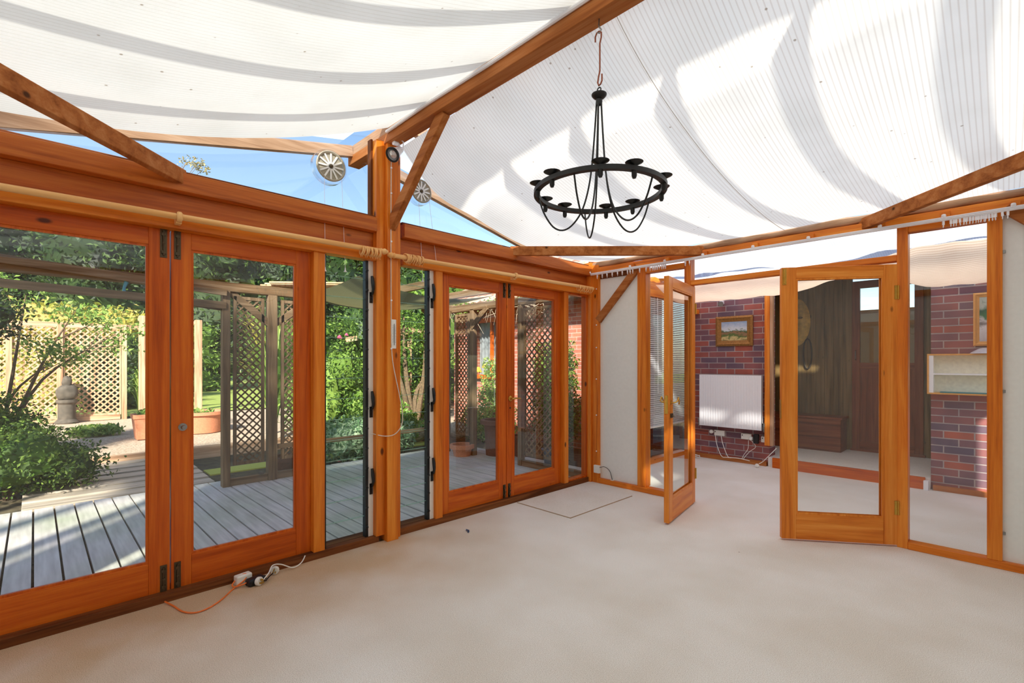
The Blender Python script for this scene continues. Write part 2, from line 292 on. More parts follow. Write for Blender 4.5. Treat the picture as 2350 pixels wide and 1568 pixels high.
# ---------------------------------------------------------------- mesh building
class MB:
    def __init__(s): s.v = []; s.f = []; s.smooth = False
    def add(s, vs, fs):
        o = len(s.v); s.v += [tuple(v) for v in vs]; s.f += [tuple(i+o for i in f) for f in fs]; return s
    def box(s, x0, x1, y0, y1, z0, z1):
        if x0 > x1: x0, x1 = x1, x0
        if y0 > y1: y0, y1 = y1, y0
        if z0 > z1: z0, z1 = z1, z0
        return s.add([(x0, y0, z0), (x1, y0, z0), (x1, y1, z0), (x0, y1, z0), (x0, y0, z1), (x1, y0, z1), (x1, y1, z1), (x0, y1, z1)],
                     [(0, 3, 2, 1), (4, 5, 6, 7), (0, 1, 5, 4), (1, 2, 6, 5), (2, 3, 7, 6), (3, 0, 4, 7)])
    def bar(s, p, q, w_, h, up=(0, 0, 1)):
        p = Vector(p); q = Vector(q); d = (q-p).normalized(); u = Vector(up); side = d.cross(u)
        if side.length < 1e-4: side = d.cross(Vector((1, 0, 0)))
        side.normalize(); u = side.cross(d).normalized(); vs = []
        for c in (p, q):
            for a, b in ((-1, -1), (1, -1), (1, 1), (-1, 1)): vs.append(c+side*(a*w_/2)+u*(b*h/2))
        return s.add(vs, [(0, 1, 2, 3), (7, 6, 5, 4), (0, 4, 5, 1), (1, 5, 6, 2), (2, 6, 7, 3), (3, 7, 4, 0)])
    def tube(s, pts, r, n=8, closed=False):
        pts = [Vector(p) for p in pts]; rs = r if isinstance(r, (list, tuple)) else [r]*len(pts); m = len(pts)
        o = len(s.v); prev = None; fs = []
        for i, p in enumerate(pts):
            a = pts[(i-1) % m] if (closed or i > 0) else p; b = pts[(i+1) % m] if (closed or i < m-1) else p
            d = (b-a).normalized()
            if prev is None:
                prev = d.cross(Vector((0, 0, 1)));
                if prev.length < 1e-3: prev = d.cross(Vector((1, 0, 0)))
            side = (prev - d*prev.dot(d)).normalized(); prev = side; u = d.cross(side)
            for k in range(n):
                t = 2*PI*k/n; s.v.append(tuple(p+side*(math.cos(t)*rs[i])+u*(math.sin(t)*rs[i])))
        R_ = m if closed else m-1
        for i in range(R_):
            for k in range(n):
                a = o+i*n+k; b = o+i*n+(k+1) % n; c = o+((i+1) % m)*n+(k+1) % n; d_ = o+((i+1) % m)*n+k; fs.append((a, b, c, d_))
        if not closed: fs.append(tuple(o+k for k in reversed(range(n)))); fs.append(tuple(o+(m-1)*n+k for k in range(n)))
        s.f += fs; s.smooth = True; return s
    def lathe(s, prof, c=(0, 0, 0), axis=(0, 0, 1), n=24):
        ax = Vector(axis).normalized(); u = ax.orthogonal().normalized(); v = ax.cross(u); c = Vector(c); o = len(s.v)
        for r, h in prof:
            for k in range(n):
                t = 2*PI*k/n; s.v.append(tuple(c+ax*h+u*(max(r, 1e-5)*math.cos(t))+v*(max(r, 1e-5)*math.sin(t))))
        for i in range(len(prof)-1):
            for k in range(n): s.f.append((o+i*n+k, o+i*n+(k+1) % n, o+(i+1)*n+(k+1) % n, o+(i+1)*n+k))
        s.smooth = True; return s
    def grid(s, fn, nu, nv):
        o = len(s.v)
        for i in range(nu+1):
            for j in range(nv+1): s.v.append(tuple(fn(i/nu, j/nv)))
        for i in range(nu):
            for j in range(nv):
                a = o+i*(nv+1)+j; s.f.append((a, a+nv+1, a+nv+2, a+1))
        s.smooth = True; return s
    def blob(s, c, r, seed=0, amp=.18, n=10):
        rnd = random.Random(seed); ph = [rnd.uniform(0, 6) for _ in range(6)]; c = Vector(c)
        prof = []
        o = len(s.v); m = n*2
        for i in range(n+1):
            th = PI*i/n
            for k in range(m):
                t = 2*PI*k/m; d = 1+amp*(math.sin(3*t+ph[0]+2*th)+math.sin(5*th+ph[1]+t)+.5*math.sin(7*t+ph[2]))/2
                s.v.append((c[0]+r[0]*d*math.sin(th)*math.cos(t), c[1]+r[1]*d*math.sin(th)*math.sin(t), c[2]+r[2]*d*math.cos(th)))
        for i in range(n):
            for k in range(m): s.f.append((o+i*m+k, o+(i+1)*m+k, o+(i+1)*m+(k+1) % m, o+i*m+(k+1) % m))
        s.smooth = True; return s
    def build(s, name, mat, parent=None, bevel=0., loc=None):
        me = bpy.data.meshes.new(name); 
        if loc is not None: s.v = [(a-loc[0], b-loc[1], c-loc[2]) for a, b, c in s.v]
        me.from_pydata(s.v, [], s.f); me.update()
        if s.smooth:
            me.polygons.foreach_set('use_smooth', [True]*len(me.polygons))
            try: me.set_sharp_from_angle(angle=R(38))
            except Exception: pass
        me.materials.append(mat)
        o = bpy.data.objects.new(name, me); COL.objects.link(o)
        if loc is not None: o.location = loc
        if parent: o.parent = parent
        if bevel:
            bv = o.modifiers.new('edge', 'BEVEL'); bv.width = bevel; bv.segments = 2; bv.limit_method = 'ANGLE'; bv.angle_limit = R(50)
        return o
def tag(o, label, cat, group=None, kind=None):
    o['label'] = label; o['category'] = cat
    if group: o['group'] = group
    if kind: o['kind'] = kind
    return o
def thing(name, label, cat, loc=(0, 0, 0), rz=0, group=None, kind=None):
    o = bpy.data.objects.new(name, None); COL.objects.link(o); o.empty_display_size = .1
    o.location = loc; o.rotation_euler = (0, 0, rz); return tag(o, label, cat, group, kind)
def copy_tree(o, parent=None):
    c = o.copy(); COL.objects.link(c)
    if parent: c.parent = parent
    for ch in list(o.children): copy_tree(ch, c)
    return c
ntrim = [0]
def trim(mb, mat, label, cat='beam', bevel=.004):
    ntrim[0] += 1; o = mb.build('trim_%d' % ntrim[0], mat, None, bevel); return tag(o, label, cat, kind='structure')
def tbox(x0, x1, y0, y1, z0, z1, kind, axis, label, cat='beam', bevel=.004):
    return trim(MB().box(x0, x1, y0, y1, z0, z1), W(kind, axis), label, cat, bevel)

# ================================================================ SETTING: rooms
fl = MB().box(0, 3.86, -5.3, 2.25, -.12, 0.).build('floor', CARPET); tag(fl, 'worn beige carpet over both rooms, browner beside the garden doors', 'floor', kind='structure')
# --- garden wall, x = 0
tbox(-.16, -.0, -5.2, -2.665, -.12, .048, 'sill', 'y', 'dark stained sill board under the nearer pair of garden doors', 'sill')
tbox(-.16, -.0, -2.505, -.0, -.12, .052, 'sill', 'y', 'dark stained sill board under the farther pair of garden doors', 'sill')
for (y0, y1, nm) in ((-5.2, -2.70, 'nearer'), (-2.47, -.06, 'farther')):
    tbox(-.07, .022, y0, y1, 2.088, 2.165, 'post', 'y', 'light orange timber head rail over the %s garden doors' % nm)
    tbox(-.07, -.03, y0, y1, 2.165, 2.30, 'header', 'y', 'recessed orange timber board above the %s garden doors' % nm, 'board')
    tbox(-.09, .035, y0, y1, 2.30, 2.405, 'header', 'y', 'orange timber beam at the foot of the %s gable window' % nm)
    tbox(-.06, .0, y0, y1, 2.405, 2.425, 'sill', 'y', 'thin dark glazing bead along the %s gable window foot' % nm, 'bead')
# posts
tbox(-.10, .055, -2.63, -2.535, 0, 3.02, 'post', 'z', 'tall orange timber post between the two louvre windows', 'post')
tbox(-.10, .02, -2.535, -2.497, 0, 3.0, 'post', 'z', 'narrow side batten on the far side of the tall centre post', 'post')
tbox(-.10, .02, -2.70, -2.63, .048, 2.99, 'post', 'z', 'narrow side batten on the near side of the tall centre post', 'post')
tbox(-.10, .0, -3.155, -3.077, .048, 2.09, 'post', 'z', 'orange jamb between the nearer garden doors and near louvre window', 'jamb')
tbox(-.10, .0, -2.155, -2.082, .05, 2.09, 'post', 'z', 'orange jamb between the far louvre window and farther garden doors', 'jamb')
tbox(-.10, .0, -.50, -.43, .05, 2.09, 'post', 'z', 'orange jamb between the farther garden doors and corner pane', 'jamb')
tbox(-.10, .0, -4.79, -4.745, .048, 2.09, 'post', 'z', 'orange jamb on the near side of the nearer garden doors', 'jamb')
tbox(-.10, .03, -.075, .0, .0, 2.45, 'post', 'z', 'orange corner post at the end of the garden wall', 'post')
tbox(.03, .115, -.05, .03, .0, 2.42, 'post', 'z', 'orange timber post where the white panel begins in the corner', 'post')
tbox(-.10, .03, -5.2, -5.13, .0, 2.45, 'post', 'z', 'orange corner post behind the nearer garden doors', 'post')
# --- leaf builder (doors)
def bolt(parent, x, y, z0, z1, name='bolt'):
    m = MB().box(x, x+.004, y-.016, y+.016, z0, z1)
    m.tube([(x+.010, y, z0+.01), (x+.010, y, z1-.01)], .005, 8); m.lathe([(.0, 0), (.006, .0), (.007, .012), (0, .014)], (x+.01, y, (z0+z1)/2), (1, 0, 0), 10)
    for z in (z0+.03, z1-.03): m.box(x, x+.014, y-.010, y+.010, z-.008, z+.008)
    return m.build(name, BRONZE, parent)
def garden_leaf(n, y0, y1, z0, z1, label, swap=False, th=.045, glass=GLASS):
    t = thing('door_%d' % n, label, 'door', (-.05, y0, z0), kind='structure')
    w_ = y1-y0; h = z1-z0; st = .098; top = .095; bot = .185
    MB().box(-th, 0, 0, st, 0, h).build('stile', W('door', 'z'), t, .003)
    MB().box(-th, 0, w_-st, w_, 0, h).build('stile', W('door', 'z'), t, .003)
    MB().box(-th, 0, st, w_-st, h-top, h).build('top_rail', W('door', 'y'), t, .003)
    MB().box(-th, 0, st, w_-st, 0, bot).build('bottom_rail', W('door', 'y'), t, .003)
    m = MB(); b = .012
    m.box(-.022, -.006, st, st+b, bot, h-top); m.box(-.022, -.006, w_-st-b, w_-st, bot, h-top); m.box(-.022, -.006, st+b, w_-st-b, bot, bot+b); m.box(-.022, -.006, st+b, w_-st-b, h-top-b, h-top)
    m.build('glazing_bead', W('door', 'z'), t)
    MB().box(-.026, -.022, st, w_-st, bot, h-top).build('glass_pane', glass, t)
    return t, w_, h
d1, w1, h1 = garden_leaf(1, -4.742, -3.952, .035, 2.088, 'orange glazed garden door at the left edge of the photo')
d2, w2, h2 = garden_leaf(2, -3.946, -3.155, .035, 2.088, 'orange glazed garden door just left of the near louvre window')
bolt(d1, 0, w1-.03, .01, .16); bolt(d1, 0, w1-.03, h1-.16, h1-.0); bolt(d2, 0, .03, .01, .16); bolt(d2, 0, .03, h1-.16, h1-.0)
k = MB(); k.lathe([(.0, 0), (.022, .0), (.022, .004), (.008, .006), (.006, .02), (.012, .024), (.010, .034), (0, .036)], (0, .055, .93), (1, 0, 0), 16); k.build('lock_knob', STEEL, d2)
d3, w3, h3 = garden_leaf(3, -2.085, -1.303, .04, 2.088, 'left leaf of the farther pair of orange garden doors')
d4, w4, h4 = garden_leaf(4, -1.298, -.502, .04, 2.088, 'right leaf of the farther garden doors, with a brass lever handle')
bolt(d3, 0, w3-.03, .01, .14); bolt(d3, 0, w3-.03, h3-.14, h3); bolt(d4, 0, .03, .01, .14); bolt(d4, 0, .03, h3-.14, h3)
def lever(parent, x, y, z, sgn=1, name='lever_handle'):
    m = MB(); m.lathe([(0, 0), (.026, 0), (.026, .005), (.010, .010), (.008, .035), (0, .036)], (x, y, z), (1, 0, 0), 18)
    m.tube([(x+.03, y, z), (x+.036, y+sgn*.02, z), (x+.036, y+sgn*.06, z+.002), (x+.034, y+sgn*.11, z-.004)], [.008, .008, .007, .006], 10)
    return m.build(name, BRASS, parent)
lever(d4, 0, .045, .95)
k = MB(); k.lathe([(0, 0), (.009, 0), (.009, .004), (.0, .005)], (0, .045, .86), (1, 0, 0), 12); k.build('keyhole_cover', BRONZE, d4)
# --- louvre windows
def louvre(n, y0, y1, z0, z1, label, nb, off):
    t = thing('window_%d' % n, label, 'window', (-.06, y0, z0), kind='structure')
    w_ = y1-y0; h = z1-z0; ch = .040
    MB().box(-.02, .03, 0, .006, 0, h).build('frame_channel', ALU, t); MB().box(-.02, .03, w_-ch, w_, 0, h).build('frame_channel', WPLAST, t)
    MB().box(-.01, .034, .006, .018, 0, h).build('blade_carrier', BLKP, t)
    m = MB().box(-.01, .032, w_-ch-.022, w_-ch, 0, h); bh = h/nb
    for i in range(nb*1):
        m.lathe([(0, 0), (.011, 0), (.011, .010), (.0, .012)], (.030, w_-ch-.012, (i+.5)*bh), (1, 0, 0), 12)
    m.build('blade_carrier', BLKP, t)
    for i in range(nb):
        g = MB(); a = Vector((-.004, 0, i*bh+.001)); b = Vector((.006, 0, (i+1)*bh+.012))
        g.add([(-.004, .014, i*bh), (-.004, w_-ch-.012, i*bh), (.006, w_-ch-.012, (i+1)*bh+.010), (.006, .014, (i+1)*bh+.010),
               (.001, .014, i*bh), (.001, w_-ch-.012, i*bh), (.011, w_-ch-.012, (i+1)*bh+.010), (.011, .014, (i+1)*bh+.010)],
              [(0, 1, 2, 3), (7, 6, 5, 4), (0, 4, 5, 1), (2, 6, 7, 3), (1, 5, 6, 2), (3, 7, 4, 0)])
        gb = g.build('louvre_blade', GREENGLASS, t)
        MB().box(.006, .012, .014, w_-ch-.012, (i+1)*bh+.008, (i+1)*bh+.0105).build('blade_edge', GLEDGE, gb)
    for z in (.36, .93, 1.78):
        z -= off
        m = MB(); m.tube([(.03, w_-.018, z), (.055, w_-.018, z+.02), (.066, w_-.018, z+.05), (.066, w_-.022, z+.10), (.054, w_-.022, z+.145)], [.006, .009, .011, .014, .010], 8)
        m.box(.028, .036, w_-.03, w_-.006, z-.05, z+.03)
        m.build('lever_handle', BLKP, t)
    return t
louvre(1, -3.077, -2.70, .048, 2.088, 'near louvre window of glass blades, left of the centre post', 14, 0)
louvre(2, -2.497, -2.155, .052, 2.088, 'far louvre window of glass blades, right of the centre post', 14, 0)
def fixed(n, label, mb_frame, frame_mat, panes, mat=GLASS, loc=(0, 0, 0)):
    t = thing('window_%d' % n, label, 'window', loc, kind='structure')
    if mb_frame: mb_frame.build('window_frame', frame_mat, t)
    for p in panes: p.build('glass_pane', mat, t)
    return t
fixed(3, 'narrow fixed pane beside the corner of the garden wall', MB().box(-.09, -.02, -.43, -.415, .05, 2.088).box(-.09, -.02, -.09, -.075, .05, 2.088).box(-.09, -.02, -.415, -.09, .05, .07).box(-.09, -.02, -.415, -.09, 2.07, 2.088), W('door', 'z'),
      [MB().box(-.062, -.058, -.415, -.09, .07, 2.07)])
fixed(13, 'narrow fixed pane beyond the nearer doors, outside the photo', None, None, [MB().box(-.062, -.058, -5.13, -4.79, .05, 2.088)])
# gable panes
def gpane(ya, yb, za, zb):
    return MB().add([(-.062, ya, 2.425), (-.062, yb, 2.425), (-.062, yb, zb), (-.062, ya, za), (-.058, ya, 2.425), (-.058, yb, 2.425), (-.058, yb, zb), (-.058, ya, za)],
                    [(0, 3, 2, 1), (4, 5, 6, 7), (0, 1, 5, 4), (1, 2, 6, 5), (2, 3, 7, 6), (3, 0, 4, 7)])
fixed(4, 'triangular gable window with sky, left of the centre post', MB().box(-.085, -.035, -2.715, -2.70, 2.425, 3.0), W('sill', 'z'), [gpane(-5.13, -2.71, 2.47, 3.03)])
fixed(5, 'triangular gable window with a tiled roof outside, right of the post', None, None, [gpane(-2.497, -.06, 3.03, 2.47)])
# --- partition, y = 0
tbox(.115, 1.13, -.05, .04, 0, .055, 'post', 'x', 'orange floor rail under the white panel left of the open doors', 'rail')
tbox(2.785, 3.86, -.05, .04, 0, .05, 'post', 'x', 'orange floor rail right of the open double doors', 'rail')
tbox(.594, .69, -.04, .06, .055, 2.33, 'post', 'z', 'orange post between the left white panel and the glass', 'post')
tbox(1.10, 1.165, -.03, .06, .0, 2.33, 'post', 'z', 'orange door post carrying the left open door', 'post')
tbox(2.722, 2.785, -.045, .06, .0, 2.33, 'post', 'z', 'orange door post carrying the right open door', 'post')
tbox(3.189, 3.262, -.045, .06, .05, 2.33, 'post', 'z', 'orange post before the right hand white panel', 'post')
tbox(1.165, 2.722, -.03, .05, 2.075, 2.12, 'post', 'x', 'orange rail over the open double doors', 'rail')
tbox(.69, 1.10, -.03, .05, 2.25, 2.30, 'post', 'x', 'short orange rail over the glass beside the left open door', 'rail')
tbox(2.785, 3.189, -.04, .05, 2.27, 2.33, 'post', 'x', 'short orange rail over the glass right of the doors', 'rail')
tbox(.0, 3.86, -.045, .05, 2.33, 2.388, 'post', 'x', 'long orange wall plate beam above the double doors')
def log_fn(u, v):
    a = 2*PI*v; x = 3.86*u; r_ = .033+.004*math.sin(9*x)+.003*math.sin(23*x+a*2)
    return (x, .0+r_*1.2*math.cos(a)-.006, 2.424+r_*math.sin(a)+.003*math.sin(3*x))
trim(MB().grid(log_fn, 90, 14), W('roof', 'x'), 'rough pale pole lying along the top of the wall plate beam', 'pole', 0)
tag(MB().box(.115, .594, -.012, .03, .055, 2.26).build('wall_partition_left', WHITE), 'white panel in the corner left of the open doors', 'wall', kind='structure')
tag(MB().box(3.262, 3.86, -.012, .03, .05, 2.33).build('wall_partition_right', WHITE), 'white wall panel at the right edge of the photo', 'wall', kind='structure')
tbox(.115, .594, -.02, .03, 2.26, 2.33, 'sill', 'x', 'dark strip of board over the left white panel', 'board')
fixed(6, 'tall narrow fixed pane behind the left open door', None, None, [MB().box(.69, 1.10, .012, .016, .055, 2.25)])
fixed(7, 'tall narrow fixed pane right of the open double doors', None, None, [MB().box(2.785, 3.189, .012, .016, .05, 2.27)])
fixed(8, 'long transom pane above the open double doors', None, None, [MB().box(1.165, 2.722, .012, .016, 2.12, 2.33)])
def brace(p, q, w_, h, kind, axis, label, up=(0, 0, 1), cat='brace'):
    return trim(MB().bar(p, q, w_, h, up), W(kind, axis), label, cat)
brace((.10, -.03, 1.80), (.60, -.03, 2.33), .045, .075, 'rough', 'x', 'diagonal brace across the left white panel', (1, 0, -1))
brace((3.28, -.03, 2.34), (3.82, -.03, 1.80), .045, .075, 'rough', 'x', 'diagonal brace at the right edge over the white panel', (1, 0, 1))
brace((.01, -2.585, 2.34), (.70, -2.585, 2.98), .05, .085, 'rough', 'x', 'sloping brace from the centre post up to the ridge beam', (-1, 0, 1))
# corner ties (45 degrees in plan)
brace((.0, -1.30, 2.385), (1.30, -.0, 2.385), .045, .085, 'rough', 'x', 'horizontal corner tie beam between garden wall and partition')
brace((.0, -3.90, 2.385), (1.30, -5.20, 2.385), .045, .085, 'rough', 'x', 'corner tie beam at the upper left of the photo')
brace((2.50, .0, 2.385), (3.80, -1.30, 2.385), .045, .085, 'rough', 'x', 'corner tie beam at the upper right of the photo')
# ridge and roof
tbox(-.56, 3.9, -2.64, -2.54, 2.968, 3.04, 'rough', 'x', 'long brown ridge beam crossing the ceiling', 'beam')
tbox(-.56, 3.9, -2.635, -2.545, 3.04, 3.12, 'roof', 'x', 'pale batten on top of the ridge beam', 'batten')
tbox(-.10, 3.86, -5.26, -5.16, 2.35, 2.46, 'post', 'x', 'wall plate beam on the near side of the room, behind the camera')
tbox(3.80, 3.90, -5.2, .0, 2.30, 2.42, 'post', 'y', 'wall plate beam on the right side of the room')
ZE, ZR = 2.50, 3.07
for i, x in enumerate((-.50, .10, .62, 1.22, 1.82, 2.42, 3.02, 3.62)):
    for sgn, y_ in ((1, .10), (-1, -5.30)):
        nm = 'right' if sgn > 0 else 'left'
        lab = 'bare outer rafter of the %s gable overhang against the sky' % nm if i == 0 else 'rafter %d along the %s roof slope, seen as a shadow on the blind' % (i, nm)
        yr = -2.54 if sgn > 0 else -2.64
        trim(MB().bar((x, y_, ZE-.01+(.10 if i else 0)), (x, yr, ZR+(.075 if i else 0)), .05, .085), W('roof', 'y'), lab, 'rafter', 0)
for sgn, ya, yb in ((1, -2.53, .22), (-1, -2.65, -5.42)):
    m = MB().grid(lambda u, v: (-.62+4.6*u, ya+(yb-ya)*v, 3.205+(2.64-3.205)*v), 1, 1)
    m.smooth = False
    o = m.build('ceiling', POLY); tag(o, 'clear plastic roof sheet over the %s slope' % ('right' if sgn > 0 else 'left'), 'roof', kind='structure')
# fabric blinds
def nz(x, y, s=0):
    return (math.sin(3.1*x+1.3*y+s)+math.sin(5.7*x-2.2*y+1.7*s)+.6*math.sin(9.3*x+3.1*y+.4*s))/2.6
def blind_right(u, v):
    x = .10+3.66*u; t = v
    t0 = t
    y = -2.535 + 2.49*t
    e = math.exp(-(x-.1)/.7)            # the free edge hangs slack
    zl = 2.985+(2.455-2.985)*t
    sag = (.20+.12*e)*(4*t*(1-t))**.9*(1-.35*t) + .09*e*math.exp(-((t-.12)/.12)**2)
    z = zl-sag + .016*nz(x*1.6, y*.7, 1)*4*t*(1-t) - .014*abs(math.sin(x*PI/1.22))*(t**6)
    return (x, y, z)
def blind_left(u, v):
    x = .10+3.66*u; t = v; y = -2.65-2.50*t
    zl = 3.06+(2.44-3.06)*t
    z = zl-.15*4*t*(1-t) + .02*nz(x*1.3, y*.8, 3)*4*t*(1-t)
    return (x, y, z)
o = MB().grid(blind_right, 90, 60).build('ceiling', FABRIC); tag(o, 'white ribbed fabric blind sagging under the right roof slope, behind the chandelier', 'blind', kind='structure')
o = MB().grid(blind_left, 60, 50).build('ceiling', FABRIC_DIM); tag(o, 'white ribbed fabric blind under the left roof slope, at the upper left', 'blind', kind='structure')
def seam(v): p = blind_right((1.985-.10)/3.66, v); return (p[0], p[1], p[2]-.004)
tag(MB().tube([seam(i/40) for i in range(41)], .002, 6).build('seam_cord', CORD), 'thin pale cord along the seam of the right ceiling blind', 'cord')
# conduit along the ridge
tag(MB().tube([(.08, -2.65, 3.035), (.6, -2.653, 3.045), (1.2, -2.65, 3.04), (2.2, -2.653, 3.045), (3.6, -2.65, 3.04)], .012, 8).build('conduit', CAP), 'white conduit fixed along the face of the ridge beam', 'conduit')
# hidden sides of the room
def wallbox(name, b, label, mat=WHITE): return tag(MB().box(*b).build(name, mat), label, 'wall', kind='structure')
wallbox('wall_right', (3.86, 3.92, -5.3, 1.43, 0, 2.9), 'white wall on the right side of the two rooms, outside the photo')
wallbox('wall_right_far', (3.86, 3.92, 2.20, 2.3, 0, 2.9), 'white wall of the second room beyond the opening added for sun, outside the photo')
wallbox('wall_right_high', (3.86, 3.92, 1.43, 2.20, 1.47, 2.9), 'white wall over the opening added to let sun into the second room')  # unglazed opening below, added so a sun patch lands on the brick pier
wallbox('wall_right_low', (3.86, 3.92, 1.43, 2.20, 0, .45), 'white wall under the opening added to let sun into the second room')
wallbox('wall_back', (.30, 3.86, -5.26, -5.20, 0, 2.36), 'white wall behind the camera')
wallbox('wall_back_high', (-.02, .30, -5.26, -5.20, 1.40, 2.36), 'white wall added over the corner opening behind the camera to shorten the sun stripe')  # unseen piece, added to cut off the sun stripe across the deck
# ================================================================ open leaves of the partition
def room_leaf(n, hinge, ang, label, flip):
    # local x from hinge to the free edge; thickness 0..-.042 in local y
    t = thing('door_%d' % n, label, 'door', hinge, ang, kind='structure'); w_ = .775; h = 2.035; st = .10; top = .085; bot = .19; th = .042
    a, b = (0, th) if flip else (-th, 0)
    MB().box(0, st-.01, a, b, 0, h).build('stile', W('leaf', 'z'), t, .003); MB().box(w_-st, w_, a, b, 0, h).build('stile', W('leaf', 'z'), t, .003)
    MB().box(st-.01, w_-st, a, b, h-top, h).build('top_rail', W('leaf', 'x'), t, .003); MB().box(st-.01, w_-st, a, b, 0, bot).build('bottom_rail', W('leaf', 'x'), t, .003)
    m = MB(); s_ = .012; x0, x1 = st-.01, w_-st
    for c, d in ((a+.002, a+.012), (b-.012, b-.002)):
        m.box(x0, x0+s_, c, d, bot, h-top); m.box(x1-s_, x1, c, d, bot, h-top); m.box(x0+s_, x1-s_, c, d, bot, bot+s_); m.box(x0+s_, x1-s_, c, d, h-top-s_, h-top)
    m.build('glazing_bead', W('leaf', 'z'), t)
    MB().box(x0, x1, (a+b)/2-.002, (a+b)/2+.002, bot, h-top).build('glass_pane', GLASS, t)
    return t, w_, h, a, b
d5, w5, h5, a5, b5 = room_leaf(5, (1.168, -.035, .014), math.atan2(-.79, .135), 'open left leaf of the partition double doors, seen edge on', True)
d6, w6, h6, a6, b6 = room_leaf(6, (2.727, -.046, .014), math.atan2(-.455, -.64), 'open right leaf of the partition double doors, seen face on', False)
for (t, w_, a, b) in ((d5, w5, a5, b5),):
    m = MB(); m.box(w_, w_+.003, a+.008, b-.008, .90, 1.05); m.build('lock_plate', BRASS, t)
    for s_, y_ in ((1, b), (-1, a)):
        m = MB(); m.lathe([(0, 0), (.018, 0), (.018, .004), (.007, .006), (.006, .03), (0, .03)], (w_-.05, y_, .99), (0, s_, 0), 14)
        m.tube([(w_-.05, y_+s_*.03, .99), (w_-.06, y_+s_*.05, 1.0), (w_-.09, y_+s_*.05, 1.03), (w_-.13, y_+s_*.045, .99), (w_-.14, y_+s_*.04, .97)], .006, 8)
        m.build('lever_handle', BRASS, t)
    m = MB(); m.box(w_-.075, w_-.03, b, b+.012, .865, .90); m.tube([(w_-.05, b+.012, .88), (w_-.05, b+.03, .88)], .005, 8); m.build('latch', BRONZE, t)
m = MB(); m.box(w6, w6+.003, a6+.006, b6-.006, .90, 1.04); m.build('lock_plate', BRASS, d6)
m = MB(); m.box(w6-.032, w6-.006, b6, b6+.004, h6-.13, h6-.01); m.tube([(w6-.019, b6+.008, h6-.12), (w6-.019, b6+.008, h6-.015)], .005, 8); m.build('bolt', BRASS, d6)
for z in (.22, 1.78):
    m = MB(); m.tube([(-.003, b6+.005, z), (-.003, b6+.005, z+.10)], .006, 8); m.box(0, .02, b6, b6+.003, z, z+.10); m.build('hinge', BRASS, d6)
    m = MB(); m.tube([(-.003, b5+.005, z), (-.003, b5+.005, z+.10)], .006, 8); m.box(0, .02, b5, b5+.003, z, z+.10); m.build('hinge', BRASS, d5)
# small steel clips on the right panel
for i, z in enumerate((.28, 1.30, 2.10)):
    p = AY(2297, (1223, 898, 579)[i], -.014)
    tag(MB().box(p.x-.012, p.x+.022, -.020, -.012, p.z-.010, p.z+.010).build('panel_clip', STEEL, bevel=.002), ('lowest', 'middle', 'highest')[i]+' of the three small steel clips beside the right white panel', 'clip', 'steel clips on the right panel')
# ================================================================ curtain poles, rings, track
def pole(y0, y1, label, brackets, f0, f1):
    z0, z1 = 2.132, 2.150
    t = thing('curtain_pole', label, 'curtain pole', (.08, y0, z0))
    L_ = y1-y0
    MB().tube([(0, 0, 0), (0, L_, z1-z0)], .0175, 16).build('rod', W('pole', 'y'), t)
    for yy, s_, on in ((0, -1, f0), (L_, 1, f1)):
        if on: MB().lathe([(.0175, 0), (.022, .004), (.016, .012), (.024, .03), (.018, .045), (.012, .05), (.014, .056), (.0, .06)], (0, yy, (z1-z0)*yy/L_), (0, s_, 0), 14).build('finial', W('pole', 'y'), t)
    for by in brackets:
        m = MB(); zz = (z1-z0)*(by-y0)/L_; m.lathe([(.0215, -.014), (.029, -.007), (.029, .007), (.0215, .014)], (0, by-y0, zz), (0, 1, 0), 14)
        m.box(-.058, -.01, by-y0-.014, by-y0+.014, zz-.035, zz-.005); m.build('bracket', W('pole', 'z'), t, .003)
    return t
pole(-5.05, -2.70, 'near wooden curtain pole across the nearer garden doors', (-3.93,), False, True)
pole(-2.585, -.10, 'far wooden curtain pole across the farther garden doors', (-1.31,), True, False)
ring_me = None
ORD = ['first', 'second', 'third', 'fourth', 'fifth', 'sixth', 'seventh', 'eighth', 'ninth', 'tenth', 'eleventh', 'twelfth', 'thirteenth', 'fourteenth', 'fifteenth', 'sixteenth', 'seventeenth', 'eighteenth', 'nineteenth']
def rings(ys, label):
    global ring_me
    for i, y in enumerate(ys):
        if ring_me is None:
            m = MB().tube([(math.cos(a)*.030, 0, math.sin(a)*.030) for a in [2*PI*k/22 for k in range(22)]], .0045, 8, True)
            m.tube([(0, 0, -.034), (0, 0, -.046)], .002, 6)
            o = m.build('curtain_ring', W('pole', 'x')); ring_me = o
        else:
            o = ring_me.copy(); COL.objects.link(o)
        o.location = (.08, y, 2.140-.009); o.rotation_euler = (random.uniform(-.25, .25), random.uniform(-.1, .1), random.uniform(-.22, .22))
        tag(o, ORD[i]+' from left of the '+label, 'curtain ring', label)
rings([-2.85+.0125*i for i in range(12)], 'wooden rings bunched at the right end of the near pole')
rings([-2.49+.0135*i for i in range(12)], 'wooden rings bunched at the left end of the far pole')
rings([-.36+.036*i for i in range(7)], 'wooden rings spaced at the corner end of the far pole')
